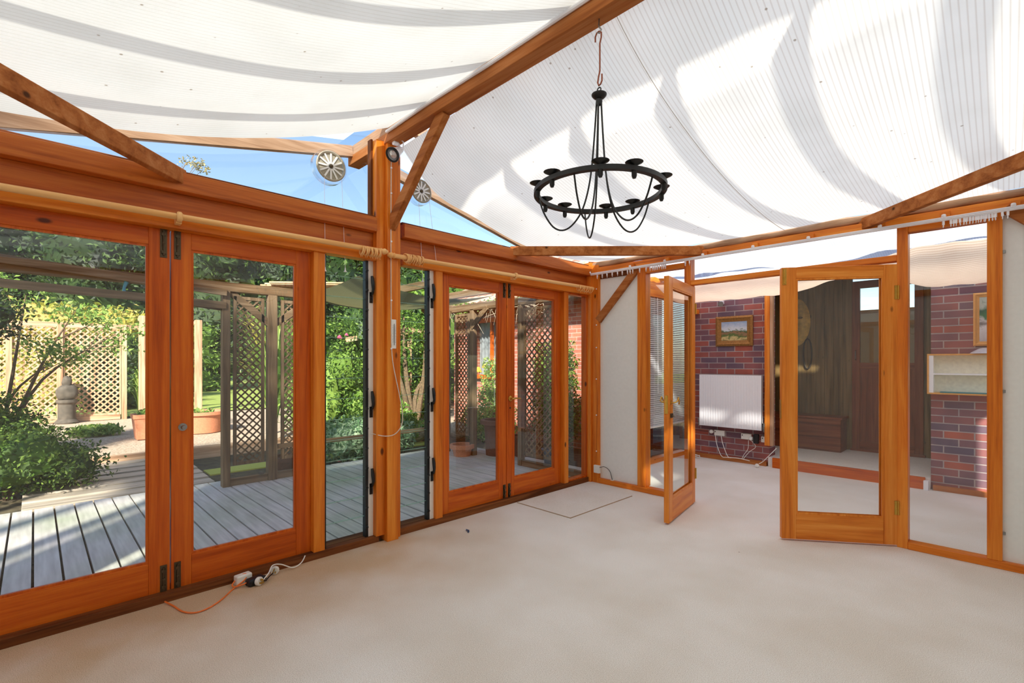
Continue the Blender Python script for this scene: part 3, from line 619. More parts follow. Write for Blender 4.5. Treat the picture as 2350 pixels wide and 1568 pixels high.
# white track along the partition beam
t = thing('curtain_track', 'white plastic curtain track along the beam over the double doors', 'curtain track', (.04, -.085, 2.312))
MB().box(0, 3.42, -.008, .008, -.012, .012).box(0, 3.42, -.014, .014, .006, .012).box(0, 3.42, -.014, .014, -.004, .0).build('rail', CAP, t)
for x in (.0, .51, .90, 1.28, 1.72, 2.14, 2.60, 2.95, 3.28):
    m = MB().box(x-.022, x+.022, .012, .04, .01, .055); m.build('bracket_block', W('post', 'x'), t, .002)
    MB().lathe([(0, 0), (.012, .002), (.014, .01), (.010, .02), (0, .022)], (x-.01, -.005, .012), (0, -.3, 1), 12).build('clip', CAP, t)
glider = None
def gliders(xs, label):
    global glider
    for i, x in enumerate(xs):
        if glider is None:
            m = MB().box(-.006, .006, -.004, .004, -.030, 0); m.tube([(0, 0, -.030), (0, -.006, -.040), (0, 0, -.048), (0, .006, -.040), (0, 0, -.031)], .0022, 6); glider = m.build('curtain_glider', CAP); o = glider
        else: o = glider.copy(); COL.objects.link(o)
        o.location = (x, -.085, 2.302); o.rotation_euler = (0, random.uniform(-.06, .06), random.uniform(-.5, .5)); tag(o, ORD[i]+' from left of the '+label, 'curtain glider', label)
gl1 = [AY(px, 620, -.085).x for px in (1371, 1382, 1393, 1405, 1417, 1428, 1440, 1446, 1452, 1468, 1483)]
gl2 = [AY(px, 610, -.085).x for px in (1492, 1497, 1501, 1505, 1509, 1514, 1519, 1523, 1527)] + [AY(px, 610, -.085).x for px in (1573, 1582)]
gl3 = [AY(px, 495, -.085).x for px in (2165, 2182, 2189, 2195, 2203, 2213, 2219, 2226, 2233, 2240, 2246, 2252, 2258, 2263, 2269, 2277, 2285, 2300, 2313)]
gliders(gl1, 'white curtain gliders above the left white panel')
gliders(gl2, 'white curtain gliders above the left open door')
gliders(gl3, 'white curtain gliders at the right end of the track')
# ================================================================ chandelier
CX_, CY_, RZ = 1.925, -2.59, 2.145
tag(MB().tube([(CX_, CY_, 2.975), (CX_-.002, CY_, 2.935), (CX_+.012, CY_, 2.912), (CX_+.002, CY_, 2.898), (CX_-.012, CY_, 2.908)], .0035, 8).build('ceiling_eye_hook', STEEL), 'small steel screw hook in the ridge beam above the chandelier', 'hook')
hk = [(CX_-.022, CY_, 2.868), (CX_-.022, CY_, 2.892), (CX_-.014, CY_, 2.906), (CX_, CY_, 2.909), (CX_+.012, CY_, 2.898), (CX_+.012, CY_, 2.875), (CX_+.004, CY_, 2.85), (CX_+.004, CY_, 2.72), (CX_-.004, CY_, 2.69), (CX_-.008, CY_, 2.668), (CX_-.002, CY_, 2.652), (CX_+.008, CY_, 2.655), (CX_+.016, CY_, 2.668), (CX_+.016, CY_, 2.70)]
tag(MB().tube(hk, .0038, 8).build('hanging_hook', COPPER), 'long copper coloured hook that carries the chandelier', 'hook')
ch = thing('chandelier', 'black iron ring chandelier with ten candle cups', 'chandelier', (CX_, CY_, RZ))
m = MB(); m.lathe([(0, .442), (.020, .444), (.030, .452), (.036, .460), (.036, .465), (.014, .462), (.012, .470), (.006, .476), (0, .476)], n=24); m.lathe([(0, .41), (.012, .414), (.016, .43), (.014, .444), (0, .445)], n=16)
m.tube([(math.cos(a)*.010, 0, .487+math.sin(a)*.010) for a in [2*PI*k/14 for k in range(14)]], .003, 6, True); m.build('hub', BLACK, ch)
RR = .297
ringm = MB(); prof = [(RR-.013, -.010), (RR+.013, -.010), (RR+.013, .010), (RR-.013, .010), (RR-.013, -.010)]
ringm.lathe(prof, n=72); ringm.build('ring', BLACK, ch)
for k in range(5):
    a = R(-54.7+51+72*k); c, s_ = math.cos(a), math.sin(a); pts = []
    # from hub straight down, swinging out under the ring and back up to it
    ctrl = [(.012, .43), (.020, .30), (.035, .12), (.055, .0), (.085, -.09), (.13, -.15), (.175, -.17), (.22, -.15), (.26, -.09), (.283, -.03), (.292, 0.0)]
    def cr(i, tt):
        P = [Vector((q[0], q[1])) for q in ctrl]; p0 = P[max(i-1, 0)]; p1 = P[i]; p2 = P[i+1]; p3 = P[min(i+2, len(P)-1)]
        return .5*((2*p1)+(-p0+p2)*tt+(2*p0-5*p1+4*p2-p3)*tt**2+(-p0+3*p1-3*p2+p3)*tt**3)
    for i in range(len(ctrl)-1):
        for j in range(4):
            q = cr(i, j/4); pts.append((q[0]*c, q[0]*s_, q[1]))
    pts.append((ctrl[-1][0]*c, ctrl[-1][0]*s_, ctrl[-1][1]))
    MB().tube(pts, .0042, 8).build('wire_arm', BLACK, ch)
for k in range(10):
    a = R(-54.7+15+72*(k//2)+(14 if k % 2 else -14)); c = (RR*math.cos(a), RR*math.sin(a), 0)
    m = MB(); m.lathe([(0, -.042), (.007, -.040), (.011, -.030), (.011, .012), (.013, .014), (.036, .026), (.038, .028), (.034, .028), (.010, .020), (.0, .020)], c, n=18)
    m.build('candle_cup', BLACK, ch)
# ================================================================ spot lamp, sensor cord, thermometer
sp_ = thing('spot_lamp', 'white clip-on spot lamp at the top of the centre post', 'spotlight', (.08, -2.585, 2.86))
p = AX(905, 355, .10)
ax = Vector((.22, -.66, -.55)).normalized(); c = AX(906, 352, .13)-Vector(sp_.location)
m = MB(); m.lathe([(0, -.095), (.020, -.092), (.026, -.075), (.036, -.02), (.052, .02), (.054, .03), (.050, .03), (.046, .02)], c, ax, 24); m.build('lamp_head', CAP, sp_)
MB().lathe([(.054, .024), (.0555, .03), (.054, .038), (.042, .038), (.042, .03)], c, ax, 24).build('black_rim', BLKP, sp_)
MB().lathe([(0, .012), (.026, .014), (.030, .026), (.012, .030), (0, .034)], c, ax, 20).build('bulb', BULB, sp_)
m = MB(); e_ = c-ax*.07; m.tube([e_, e_+Vector((-.01, .0, .05)), Vector((.02, -.02, .14))], .009, 8); m.box(-.025, .045, -.045, .02, .115, .165); m.lathe([(0, -.02), (.018, -.018), (.018, .018), (0, .02)], (.03, -.01, .10), (0, 1, 0), 14); m.tube([Vector((.04, .0, .14)), Vector((.09, .02, .10)), Vector((.085, .02, .05)), e_], .005, 6); m.build('swivel_arm', CAP, sp_)
m = MB(); pts = [(.058, -2.600, 2.84), (.058, -2.602, 2.3), (.058, -2.600, 1.72), (.060, -2.598, 1.45), (.068, -2.585, 1.30), (.080, -2.545, 1.10), (.085, -2.52, .95), (.085, -2.53, .86), (.075, -2.58, .80), (.045, -2.65, .79), (-.02, -2.735, .815)]
def smooth_path(P, k=6):
    P = [Vector(p) for p in P]; out = []
    for i in range(len(P)-1):
        p0 = P[max(i-1, 0)]; p1 = P[i]; p2 = P[i+1]; p3 = P[min(i+2, len(P)-1)]
        for j in range(k):
            tt = j/k; out.append(.5*((2*p1)+(-p0+p2)*tt+(2*p0-5*p1+4*p2-p3)*tt**2+(-p0+3*p1-3*p2+p3)*tt**3))
    out.append(P[-1]); return out
cord = thing('sensor_cord', 'thin pale cord clipped down the centre post and looping to the left', 'cord', (.058, -2.60, 0))
MB().tube([(p[0]-.058, p[1]+2.60, p[2]) for p in smooth_path(pts)], .0033, 6).build('cord_line', CORD, cord)
for z in (2.79, 2.60, 2.44, 2.24, 1.80, 1.44):
    MB().box(-.003, .007, -.006, .006, z-.006, z+.006).build('clip', CAP, cord, .002)
th = thing('thermometer', 'white wall thermometer hung on the centre post', 'thermometer', (.056, -2.578, 1.44))
MB().box(0, .007, -.019, .019, 0, .235).build('back_plate', WPLAST, th, .008); th.scale = (1, 1, .93)
m = MB(); m.tube([(.010, 0, .035), (.010, 0, .20)], .002, 6); m.lathe([(0, -.004), (.004, 0), (0, .004)], (.010, 0, .032), (0, 0, 1), 10); m.build('glass_tube', simple('thermometer_fluid', (90, 90, 96), .3), th)
m = MB()
for i in range(24):
    z = .05+i*.006; l = .006 if i % 4 else .010
    m.box(.0071, .0077, .005, .005+l, z, z+.0011); m.box(.0071, .0077, -.005-l, -.005, z, z+.0011)
m.build('scale_marks', BLKP, th)
# round ventilators with pull cords
def vent(c, r, label, drop):
    t = thing('window_ventilator', label, 'ventilator', c)
    MB().lathe([(r*1.10, -.052), (r*1.12, -.04), (r*1.12, .0), (r*1.02, .004), (r*1.0, .0)], n=40, axis=(1, 0, 0)).build('clear_housing', CLEARP, t)
    m = MB(); m.lathe([(r*.96, .004), (r*.98, .014), (r*.92, .020), (r*.84, .014), (r*.84, .006), (r*.96, .004)], n=40, axis=(1, 0, 0)); m.lathe([(0, .004), (r*.84, .004)], n=40, axis=(1, 0, 0)); m.build('rim', GREYR, t)
    m = MB()
    for i in range(12):
        a = 2*PI*i/12; m.bar((.010, r*.10*math.cos(a), r*.10*math.sin(a)), (.010, r*.84*math.cos(a), r*.84*math.sin(a)), .012, .004, (1, 0, 0))
    m.build('spokes', WPLAST, t)
    MB().lathe([(0, .0), (.012, .0), (.012, .02), (0, .024)], n=16, axis=(1, 0, 0)).build('centre_knob', BRONZE, t)
    for (y0, z0, y1, z1) in drop:
        g = MB().tube([(.018, y0, z0), (.03, y1, z1+.03)], .0014, 6); pc = g.build('pull_cord', CAP, t)
        MB().lathe([(0, .032), (.003, .03), (.005, .012), (.012, .0), (.0, .0)], (.03, y1, z1), n=12).build('pull_end', CAP, pc)
vent((-.045, -3.02, 2.71), .108, 'round clear ventilator in the left gable window', [(-.05, -.09, -.05, -.745), (.075, -.075, .095, -.730)])
vent((-.045, -2.27, 2.72), .096, 'round clear ventilator in the right gable window', [(-.03, -.09, .0, -.735), (.07, -.06, .15, -.705)])
# ================================================================ floor things
hatch = MB().box(.02, .66, -1.225, -.25, .0, .006)
tag(hatch.build('floor_hatch', CARPET, None, .004), 'carpeted floor hatch cut in front of the corner', 'hatch')
hs = MB(); hs.box(.66, .665, -1.230, -.25, .0, .0065); hs.box(.02, .665, -1.230, -1.225, .0, .0065); hs.build('hatch_edge', simple('hatch_seam', (176, 150, 122), .9), bpy.data.objects['floor_hatch'])
sc_ = MB(); p = AZ(1072, 1220, 0)
sc_.grid(lambda u, v: (p.x-.02+.05*u+.01*math.sin(5*v), p.y-.012+.026*v+.012*math.sin(4*u), .004+.006*math.sin(3*u+2*v)**2), 6, 5); tag(sc_.build('paper_scrap', simple('dark_blue_scrap', (44, 62, 98), .6)), 'tiny dark blue scrap lying on the carpet', 'scrap')
# extension lead cluster
def P3(px, py, z=0.006): q = AZ(px, py, z); return (q.x, q.y, z)
pts = [(.012, -3.985, .012)] + [P3(*q) for q in ((398, 1391), (420, 1404), (450, 1406), (482, 1394), (510, 1375), (535, 1352))] + [(.07, -3.60, .03), (.05, -3.585, .055), (.04, -3.615, .050), (.055, -3.66, .02), (.085, -3.66, .012), (.105, -3.62, .02), (.10, -3.585, .025)]
tag(MB().tube(smooth_path(pts), .0042, 8).build('extension_lead', ORANGE), 'orange flex curling over the carpet to the black socket block', 'cable')
blk = thing('trailing_socket', 'black trailing socket block lying by the sill', 'socket block', (.10, -3.545, 0), R(12))
MB().box(-.030, .030, -.055, .045, .0, .042).build('body', BLKP, blk, .012)
MB().box(-.012, .012, .045, .06, .008, .03).build('strain_relief', BLKP, blk, .004)
dd = thing('plug_adapter', 'white plug adapter tucked behind the black socket block', 'adapter', (.045, -3.60, 0), R(10))
MB().box(-.028, .022, -.045, .045, 0, .058).build('body', WPLAST, dd, .008)
def plug(x, y, rz, label, z=0):
    t = thing('plug', label, 'plug', (x, y, z), rz)
    m = MB(); m.lathe([(0, 0), (.023, .001), (.026, .008), (.024, .022), (.014, .030), (0, .031)], (0, 0, .026), (0, 1, 0), 20); m.build('body', WPLAST, t)
    m = MB(); m.box(-.010, -.004, -.016, 0, .016, .024); m.box(.004, .010, -.016, 0, .016, .024); m.box(-.003, .003, -.02, 0, .032, .042); m.build('pins', BRASS, t)
    return t
plug(.150, -3.535, R(120), 'white plug on the carpet next to the black socket block')
plug(.055, -3.425, R(60), 'white plug leaning against the sill beyond the socket block')
tag(MB().tube(smooth_path([(.150, -3.52, .03), (.12, -3.48, .05), (.07, -3.44, .07), (.04, -3.38, .05), (.05, -3.31, .012), (.03, -3.25, .02), (.006, -3.215, .05)]), .0036, 8).build('white_lead', WPLAST), 'white flex running from the plugs to the sill by the near louvre window', 'cable')
tag(MB().tube(smooth_path([(.13, -3.50, .012), (.10, -3.47, .02), (.07, -3.44, .02)]), .0034, 8).build('black_lead', BLKP), 'short black flex between the two white plugs', 'cable')
# junction box + flex on the left panel
p = AY(1382, 1076, -.02)
jb = thing('junction_box', 'white junction box low on the corner post', 'socket box', (.10, -.05, p.z-.045)); MB().box(-.03, .045, -.03, 0, 0, .085).build('body', WPLAST, jb, .004)
tag(MB().tube(smooth_path([(.145, -.07, p.z+.02), (.19, -.04, p.z+.03), (.25, -.03, p.z-.01), (.28, -.028, p.z-.10)]), .003, 6).build('short_flex', BLKP), 'short dark flex curving from the junction box across the white panel', 'cable')
tag(MB().box(.262, .30, -.045, -.013, p.z-.145, p.z-.10).build('cable_outlet', WPLAST, None, .006), 'small white cable outlet low on the left white panel', 'outlet')
for i, z in enumerate((.35, .75, 1.15, 1.50, 1.75, 2.15)):
    tag(MB().lathe([(0, 0), (.007, 0), (.007, .006), (0, .009)], (.09, -.05, z), (0, -1, 0), 10).build('cable_clip', CAP), ('lowest', 'second lowest', 'third lowest', 'third highest', 'second highest', 'highest')[i]+' small white stud up the corner post', 'clip', 'white studs up the corner post')
# ================================================================ SECOND ROOM
tag(MB().box(.06, 1.14, 2.25, 2.47, 0, 2.95).build('wall_far_left', BRICKY), 'red and purple brick wall behind the radiator', 'wall', kind='structure')
tag(MB().box(2.72, 3.92, 2.25, 2.47, 0, 2.95).build('wall_far_right', BRICKY), 'red and purple brick pier behind the shelf box', 'wall', kind='structure')
tbox(.12, 1.12, 2.19, 2.25, 0, .055, 'rough', 'x', 'rough timber skirting under the radiator', 'skirting')
tbox(2.74, 3.86, 2.19, 2.25, 0, .05, 'rough', 'x', 'rough timber skirting under the shelf box', 'skirting')
tbox(1.105, 1.165, 2.17, 2.25, .27, 2.6, 'leaf', 'z', 'orange upright board on the brick edge right of the radiator', 'post')
tbox(1.165, 1.20, 2.18, 2.25, .27, 2.6, 'roof', 'z', 'pale strip beside the upright board right of the radiator', 'strip')
tbox(.04, .12, 2.17, 2.25, 0, 2.6, 'post', 'z', 'orange corner post left of the radiator', 'post')
# left wall of second room: glazing with venetian blind
tbox(-.08, .03, .03, .10, 0, 2.5, 'post', 'z', 'orange post behind the corner in the second room', 'post')
tbox(-.08, .03, .10, 2.25, 0, .06, 'leaf', 'y', 'orange sill rail under the blind of the second room', 'sill')
tbox(-.08, .03, .10, 2.25, 2.20, 2.50, 'post', 'y', 'orange head beam over the blind of the second room', 'beam')
tbox(-.07, .0, 1.20, 1.25, .06, 2.20, 'post', 'z', 'orange mullion behind the venetian blind', 'mullion')
fixed(9, 'garden window of the second room behind the venetian blind', None, None, [MB().box(-.05, -.046, .10, 2.25, .06, 2.20)])
vb = thing('venetian_blind', 'grey white venetian blind in the second room, seen left of the open door', 'blind', (.01, .95, .47))
m = MB()
for i in range(66):
    z = .03+i*.0258; m.add([(-.006, 0, z+.010), (.009, 0, z-.009), (.009, 1.28, z-.009), (-.006, 1.28, z+.010)], [(0, 1, 2, 3)])
m.build('slats', GPLAST, vb)
MB().box(-.015, .018, 0, 1.28, 1.735, 1.765).build('head_rail', GPLAST, vb); MB().box(-.012, .014, 0, 1.28, 0, .018).build('bottom_rail', WPLAST, vb)
for y in (.38, .9): MB().tube([(.016, y, .02), (.016, y, 1.73)], .0012, 5).build('ladder_cord', CAP, vb)
MB().tube([(.025, .46, .45), (.022, .45, 1.72)], .004, 6).build('tilt_wand', CAP, vb)
tag(MB().box(.12, .22, 2.16, 2.24, 2.02, 2.08).build('bracket_arm', W('post', 'x'), None, .003), 'short orange wooden bracket at the top left of the brick wall', 'bracket')
tr2 = thing('curtain_track', 'short white curtain track left of the painting in the second room', 'curtain track', (.06, 2.10, 2.0)); MB().box(0, .14, 0, .02, 0, .02).build('rail', CAP, tr2)
for i in range(5): MB().box(.02+i*.026, .028+i*.026, .004, .012, -.03, 0).build('hook', CAP, tr2)
# radiator
ra = thing('radiator', 'white ribbed panel radiator under the painting', 'radiator', (.265, 2.226, .458))
def radf(u, v):
    x = u*.815; q = (x-.03)/.034; d = 0
    if .03 < x < .785 and .04 < v*.705 < .665: d = .013*(.5-.5*math.cos(2*PI*q))**2
    return (x, -.085+d, v*.705)
m = MB().grid(radf, 200, 24); m.build('front_panel', RAD, ra)
MB().box(0, .815, -.083, -.06, 0, .705).box(0, .006, -.083, -.03, .0, .70).box(.809, .815, -.083, -.03, 0, .70).build('body', RAD, ra)
MB().box(.0, .815, -.083, -.025, .700, .708).build('top_grille', GPLAST, ra)
for x in (-.02, .83): m = MB(); m.tube([(x+(.025 if x < 0 else -.02), -.05, .05), (x, -.05, .05), (x, -.05, -.02)], .009, 8); m.lathe([(0, 0), (.016, 0), (.018, .04), (0, .045)], (x, -.05, .05), (0, 0, 1), 12); m.build('valve', STEEL, ra)
for x in (.15, .66): MB().box(x, x+.03, -.03, .0, .08, .62).build('wall_bracket', GPLAST, ra)
def picture(loc, w_, h, fw, fm, im, label):
    t = thing('framed_picture', label, 'picture', loc)
    m = MB(); prof = [(0, 0), (.0, -.022), (fw*.35, -.034), (fw*.6, -.022), (fw, -.016), (fw, 0)]
    rect = lambda i: [(i, i), (w_-i, i), (w_-i, h-i), (i, h-i)]
    vs = []
    for i, y in prof:
        for (x, z) in rect(i): vs.append((x, y, z))
    fs = []
    for a in range(len(prof)-1):
        for k in range(4): fs.append((a*4+k, a*4+(k+1) % 4, (a+1)*4+(k+1) % 4, (a+1)*4+k))
    m.add(vs, fs); m.build('frame', fm, t)
    MB().box(fw*.9, w_-fw*.9, -.014, -.008, fw*.9, h-fw*.9).build('canvas', im, t)
    return t
picture((.457, 2.249, 1.555), .487, .405, .075, GOLDF, painting_mat('painted_landscape', 0), 'small landscape painting in a gilt frame on the brick wall')
picture((3.045, 2.249, 1.50), .42, .53, .045, PINEF, painting_mat('printed_scene', 1), 'pine framed picture on the brick pier, cut by the orange post')
# spot lamp on brick
q = AY(1652, 697, 2.15)
s2 = thing('spot_lamp', 'small chrome spot lamp at the top of the brick wall', 'spotlight', (q.x, 2.17, q.z)); MB().lathe([(0, -.04), (.02, -.035), (.036, .02), (.030, .02), (.0, .01)], (0, 0, 0), (.5, -.8, -.3), 18).build('lamp_head', STEEL, s2); MB().box(-.02, .02, .02, .079, .0, .05).build('mount', CAP, s2)
# sockets and leads under the radiator
def sock(x0, x1, z, label):
    t = thing('wall_socket', label, 'socket', (x0, 2.25, z)); MB().box(0, x1-x0, -.035, 0, 0, .075).build('body', WPLAST, t, .004)
    MB().box(.012, .022, -.037, -.035, .045, .06).build('switch', BLKP, t); return t
sock(.44, .58, .325, 'white double socket under the left part of the radiator')
sock(.80, .93, .315, 'white double socket under the right part of the radiator')
sock(1.05, 1.10, .30, 'white single socket at the right end of the brick wall')
def wplug(x, z, m_, label):
    t = thing('plug', label, 'plug', (x, 2.21, z)); m = MB(); m.lathe([(0, -.002), (.026, 0), (.027, .02), (.018, .034), (0, .036)], (0, 0, 0), (0, -1, 0), 16); m.build('body', m_, t); return t
wplug(.41, .375, WPLAST, 'round white plug left of the left double socket'); wplug(.935, .335, WPLAST, 'white plug in the right double socket')
t = thing('power_adapter', 'black power adapter plugged in under the radiator', 'adapter', (1.0, 2.215, .28)); MB().box(-.03, .03, -.05, 0, 0, .12).build('body', BLKP, t, .006)
for i, (P, lab) in enumerate((
    ([(.46, 2.21, .325), (.50, 2.17, .20), (.58, 2.12, .07), (.66, 2.10, .065), (.80, 2.12, .07), (.95, 2.10, .06)], 'white flex from the left socket trailing down to the skirting'),
    ([(.54, 2.21, .325), (.58, 2.17, .22), (.66, 2.13, .075), (.72, 2.12, .065)], 'second white flex from the left socket, falling beside the first'),
    ([(.90, 2.20, .31), (.90, 2.18, .20), (.86, 2.15, .12), (.84, 2.13, .06)], 'thin white flex dropping from the right socket'),
    ([(.94, 2.19, .31), (1.0, 2.17, .24), (.93, 2.16, .17), (.88, 2.14, .10), (.86, 2.12, .06)], 'thin white flex looping from the plug in the right socket'),
    ([(1.26, 2.13, .26), (1.20, 2.10, .18), (1.12, 2.07, .08), (1.08, 2.05, .05)], 'white flex with a round plug right of the skirting'),
    ([(.09, 2.15, .40), (.14, 2.17, .385), (.26, 2.18, .375), (.37, 2.19, .375)], 'dark flex leading to the round plug from the corner post'))):
    tag(MB().tube(smooth_path(P), .0045 if i not in (2, 3) else .003, 6).build('white_lead' if i < 5 else 'dark_lead', WPLAST if i < 5 else BLKP), lab, 'cable')
m = MB(); rr = random.Random(3); pts = [(.22+rr.uniform(-.10, .12), 2.07+rr.uniform(-.05, .05), .02+.03*rr.random()) for _ in range(14)]
tag(MB().tube(smooth_path(pts, 5), .0045, 6).build('coiled_lead', WPLAST), 'tangled white flex heaped on the carpet left of the radiator', 'cable')
plug(1.06, 2.04, R(200), 'round white plug lying on the timber skirting by the step', .0)
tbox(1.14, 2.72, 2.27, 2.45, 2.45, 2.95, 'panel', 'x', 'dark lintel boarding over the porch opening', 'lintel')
# porch: platform, walls, door
tag(MB().box(1.20, 2.68, 2.16, 2.20, 0, .125).build('step_riser', W('door', 'x'), None, .003), 'orange timber riser of the raised step', 'step', kind='structure')
tag(MB().box(.45, 2.95, 2.47, 3.62, 0, .118).box(1.14, 2.72, 2.20, 2.47, 0, .118).build('floor_porch', CARPET), 'pale carpeted raised floor behind the step', 'floor', kind='structure')
tag(MB().box(2.67, 2.71, 2.12, 2.18, 0, .10).build('white_block', CAP, None, .004), 'small white block at the right end of the step', 'block')
def boarded(x0, x1, y, z0, z1, name, label):
    m = MB(); n = max(1, int(round((x1-x0)/.115)))
    for i in range(n):
        a = x0+(x1-x0)*i/n; b = x0+(x1-x0)*(i+1)/n; m.box(a+.002, b-.002, y, y+.02, z0, z1)
    m.box(x0, x1, y+.015, y+.04, z0, z1); return tag(m.build(name, W('panel', 'z')), label, 'wall', kind='structure')
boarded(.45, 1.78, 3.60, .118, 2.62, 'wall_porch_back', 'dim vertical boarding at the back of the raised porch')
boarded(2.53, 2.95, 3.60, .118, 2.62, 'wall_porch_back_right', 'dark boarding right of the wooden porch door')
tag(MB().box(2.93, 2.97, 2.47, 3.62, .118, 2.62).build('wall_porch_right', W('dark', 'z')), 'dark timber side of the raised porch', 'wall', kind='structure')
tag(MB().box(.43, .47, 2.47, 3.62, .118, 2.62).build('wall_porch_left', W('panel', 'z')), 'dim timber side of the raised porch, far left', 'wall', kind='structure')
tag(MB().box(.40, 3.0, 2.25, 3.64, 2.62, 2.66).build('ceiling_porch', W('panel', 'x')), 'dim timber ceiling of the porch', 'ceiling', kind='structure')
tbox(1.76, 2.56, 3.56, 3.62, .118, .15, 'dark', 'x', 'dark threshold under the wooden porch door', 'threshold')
d7 = thing('door_7', 'dark red-brown wooden door with a glazed top at the back of the porch', 'door', (1.78, 3.60, .15), kind='structure')
MB().box(0, .09, -.03, .02, 0, 2.3).build('stile', W('dark', 'z'), d7, .003); MB().box(.67, .76, -.03, .02, 0, 2.3).build('stile', W('dark', 'z'), d7, .003)
MB().box(.09, .67, -.03, .02, 1.10, 1.18).build('mid_rail', W('dark', 'x'), d7, .003); MB().box(.09, .67, -.03, .02, 2.2, 2.3).build('top_rail', W('dark', 'x'), d7, .003); MB().box(.09, .67, -.03, .02, 0, .10).build('bottom_rail', W('dark', 'x'), d7, .003)
MB().box(.09, .67, -.015, .01, .10, 1.10).build('lower_panel', W('dark', 'z'), d7); MB().box(.09, .67, -.008, -.004, 1.18, 2.2).build('glass_pane', GLASS, d7)
MB().box(.09, .67, .012, .018, 1.18, 1.9).build('inner_curtain', simple('ochre_cloth', (150, 118, 60), .9), d7)
m = MB(); m.tube([(.045, -.03, 1.22), (.045, -.06, 1.23), (.045, -.06, 1.34), (.045, -.03, 1.35)], .006, 8); m.build('pull_handle', STEEL, d7)
bn = thing('storage_bench', 'low dark wooden bench chest along the porch boarding', 'bench', (.50, 3.22, .118)); MB().box(0, 1.22, 0, .36, 0, .44).build('chest', W('dark', 'x'), bn, .004); MB().box(-.01, 1.24, -.02, .37, .44, .47).build('lid', W('dark', 'x'), bn, .004)
# moon ornament
mo = thing('moon_ornament', 'carved ochre crescent moon face hung on the porch boarding', 'ornament', (1.10, 3.60, 1.93))
def crescent():
    m = MB(); outer = []; inner = []; n = 30
    for i in range(n+1):
        a = R(-105+210*i/n); outer.append((.20*math.cos(a)-.03, .36*math.sin(a)))
    for i in range(n+1):
        t_ = i/n; a = R(-105+210*t_); z = outer[i][1]
        x = .20*math.cos(R(-105))-.03 + .07*math.sin(PI*t_)
        if .42 < t_ < .60: x -= .03*math.sin((t_-.42)/.18*PI)*1.0   # nose
        if .34 < t_ < .40: x -= .012
        inner.append((x, z*.92))
    vs = []; fs = []
    K = 8
    for i in range(n+1):
        for k in range(K+1):
            s_ = k/K; x = outer[i][0]*(1-s_)+inner[i][0]*s_; z = outer[i][1]*(1-s_)+inner[i][1]*s_
            vs.append((x, -.012-.055*math.sin(PI*s_)*math.sin(PI*min(max(i/n, .02), .98)), z))
    for i in range(n):
        for k in range(K): a = i*(K+1)+k; fs.append((a, a+1, a+K+2, a+K+1))
    o = len(vs)
    vs += [(v[0], -.001, v[2]) for v in vs]; fs += [tuple(reversed([i+o for i in f])) for f in list(fs)]
    for i in range(n):
        a = i*(K+1); fs.append((a, a+K+1, a+K+1+o, a+o)); a += K; fs.append((a, a+o, a+K+1+o, a+K+1))
    m.add(vs, fs); m.smooth = True; return m
crescent().build('face', MOONM, mo)
m = MB(); m.blob((.055, -.07, .06), (.035, .012, .016), 1, .05, 6); m.build('eye', simple('moon_brow', (120, 92, 36), .6), mo)
m = MB(); m.blob((-.01, -.062, -.10), (.04, .012, .010), 2, .05, 6); m.blob((-.005, -.062, -.125), (.034, .012, .009), 2, .05, 6); m.build('mouth', simple('moon_lip', (134, 98, 38), .6), mo)
lp = [(1.235+.055*math.cos(a), 3.585, 1.46+.22*math.sin(a)) for a in [2*PI*i/30 for i in range(30)]]
tag(MB().tube(lp, .010, 8, True).build('hanging_strap', DKLEATH), 'dark looped strap hanging below the moon ornament', 'strap')
# shelf box on pier
sb = thing('shelf_box', 'open white shelf box with a pine edge on the brick pier', 'shelf', (2.70, 2.25, 1.008))
MB().box(0, .95, -.13, 0, 0, .015).box(0, .95, -.13, 0, .40, .415).box(0, .015, -.13, 0, .015, .40).box(.935, .95, -.13, 0, .015, .40).build('pine_casing', PINEF, sb)
MB().box(.015, .935, -.012, -.003, .015, .40).build('back_panel', simple('cream_board', (236, 234, 214), .6), sb); MB().box(.015, .935, -.12, -.01, .20, .215).build('inner_shelf', CAP, sb); MB().box(.015, .05, -.125, -.012, .015, .40).build('side_lining', CAP, sb)
tag(MB().box(2.80, 3.35, 2.13, 2.23, 1.024, 1.034).build('blue_mat', simple('teal_plastic', (60, 132, 146), .4)), 'thin blue-green mat in the bottom of the shelf box', 'mat')
sh = thing('glass_lampshade', 'pale fluted glass shade lying on top of the shelf box', 'lampshade', (3.13, 2.18, 1.424))
MB().lathe([(.11, 0), (.10, .012), (.05, .045), (.02, .055), (.0, .056)], n=28).build('shade', simple('opal_glass', (206, 206, 220), .2), sh)
# drapes and shade of second room
def drape(u, v):
    x = .08+3.74*u; y = .12+2.08*v; return (x, y, 2.46+.01*v-.03*4*v*(1-v)+.018*nz(x*1.9, y*4.5, 5)+.010*math.sin(y*22+x*3) - .10*math.exp(-((x-1.9)/.5)**2)*v)
tag(MB().grid(drape, 60, 24).build('ceiling', DRAPE), 'glossy white drape under the roof of the second room', 'drape', kind='structure')
def shade2(u, v):
    x = .06+3.76*u; y = 1.30+.80*v
    lift = .17*math.exp(-((x-2.05)/.42)**2)
    z0 = 2.34 if x < 2.4 else 2.34+.06*min(1, (x-2.4)/.3)
    return (x, y, z0-(.17+(z0-2.34)*2)*v+lift*v*.8+.010*nz(x*3, y*3, 2) - .05*4*v*(1-v))
tag(MB().grid(shade2, 70, 24).build('ceiling', MESHF), 'beige mesh shade sagging over the brick wall of the second room', 'shade', kind='structure')
m = MB().grid(lambda u, v: (-.1+4.1*u, .25+2.3*v, 2.70+.30*v), 1, 1); m.smooth = False
tag(m.build('ceiling', GLASS), 'clear roof sheet over the second room', 'roof', kind='structure')
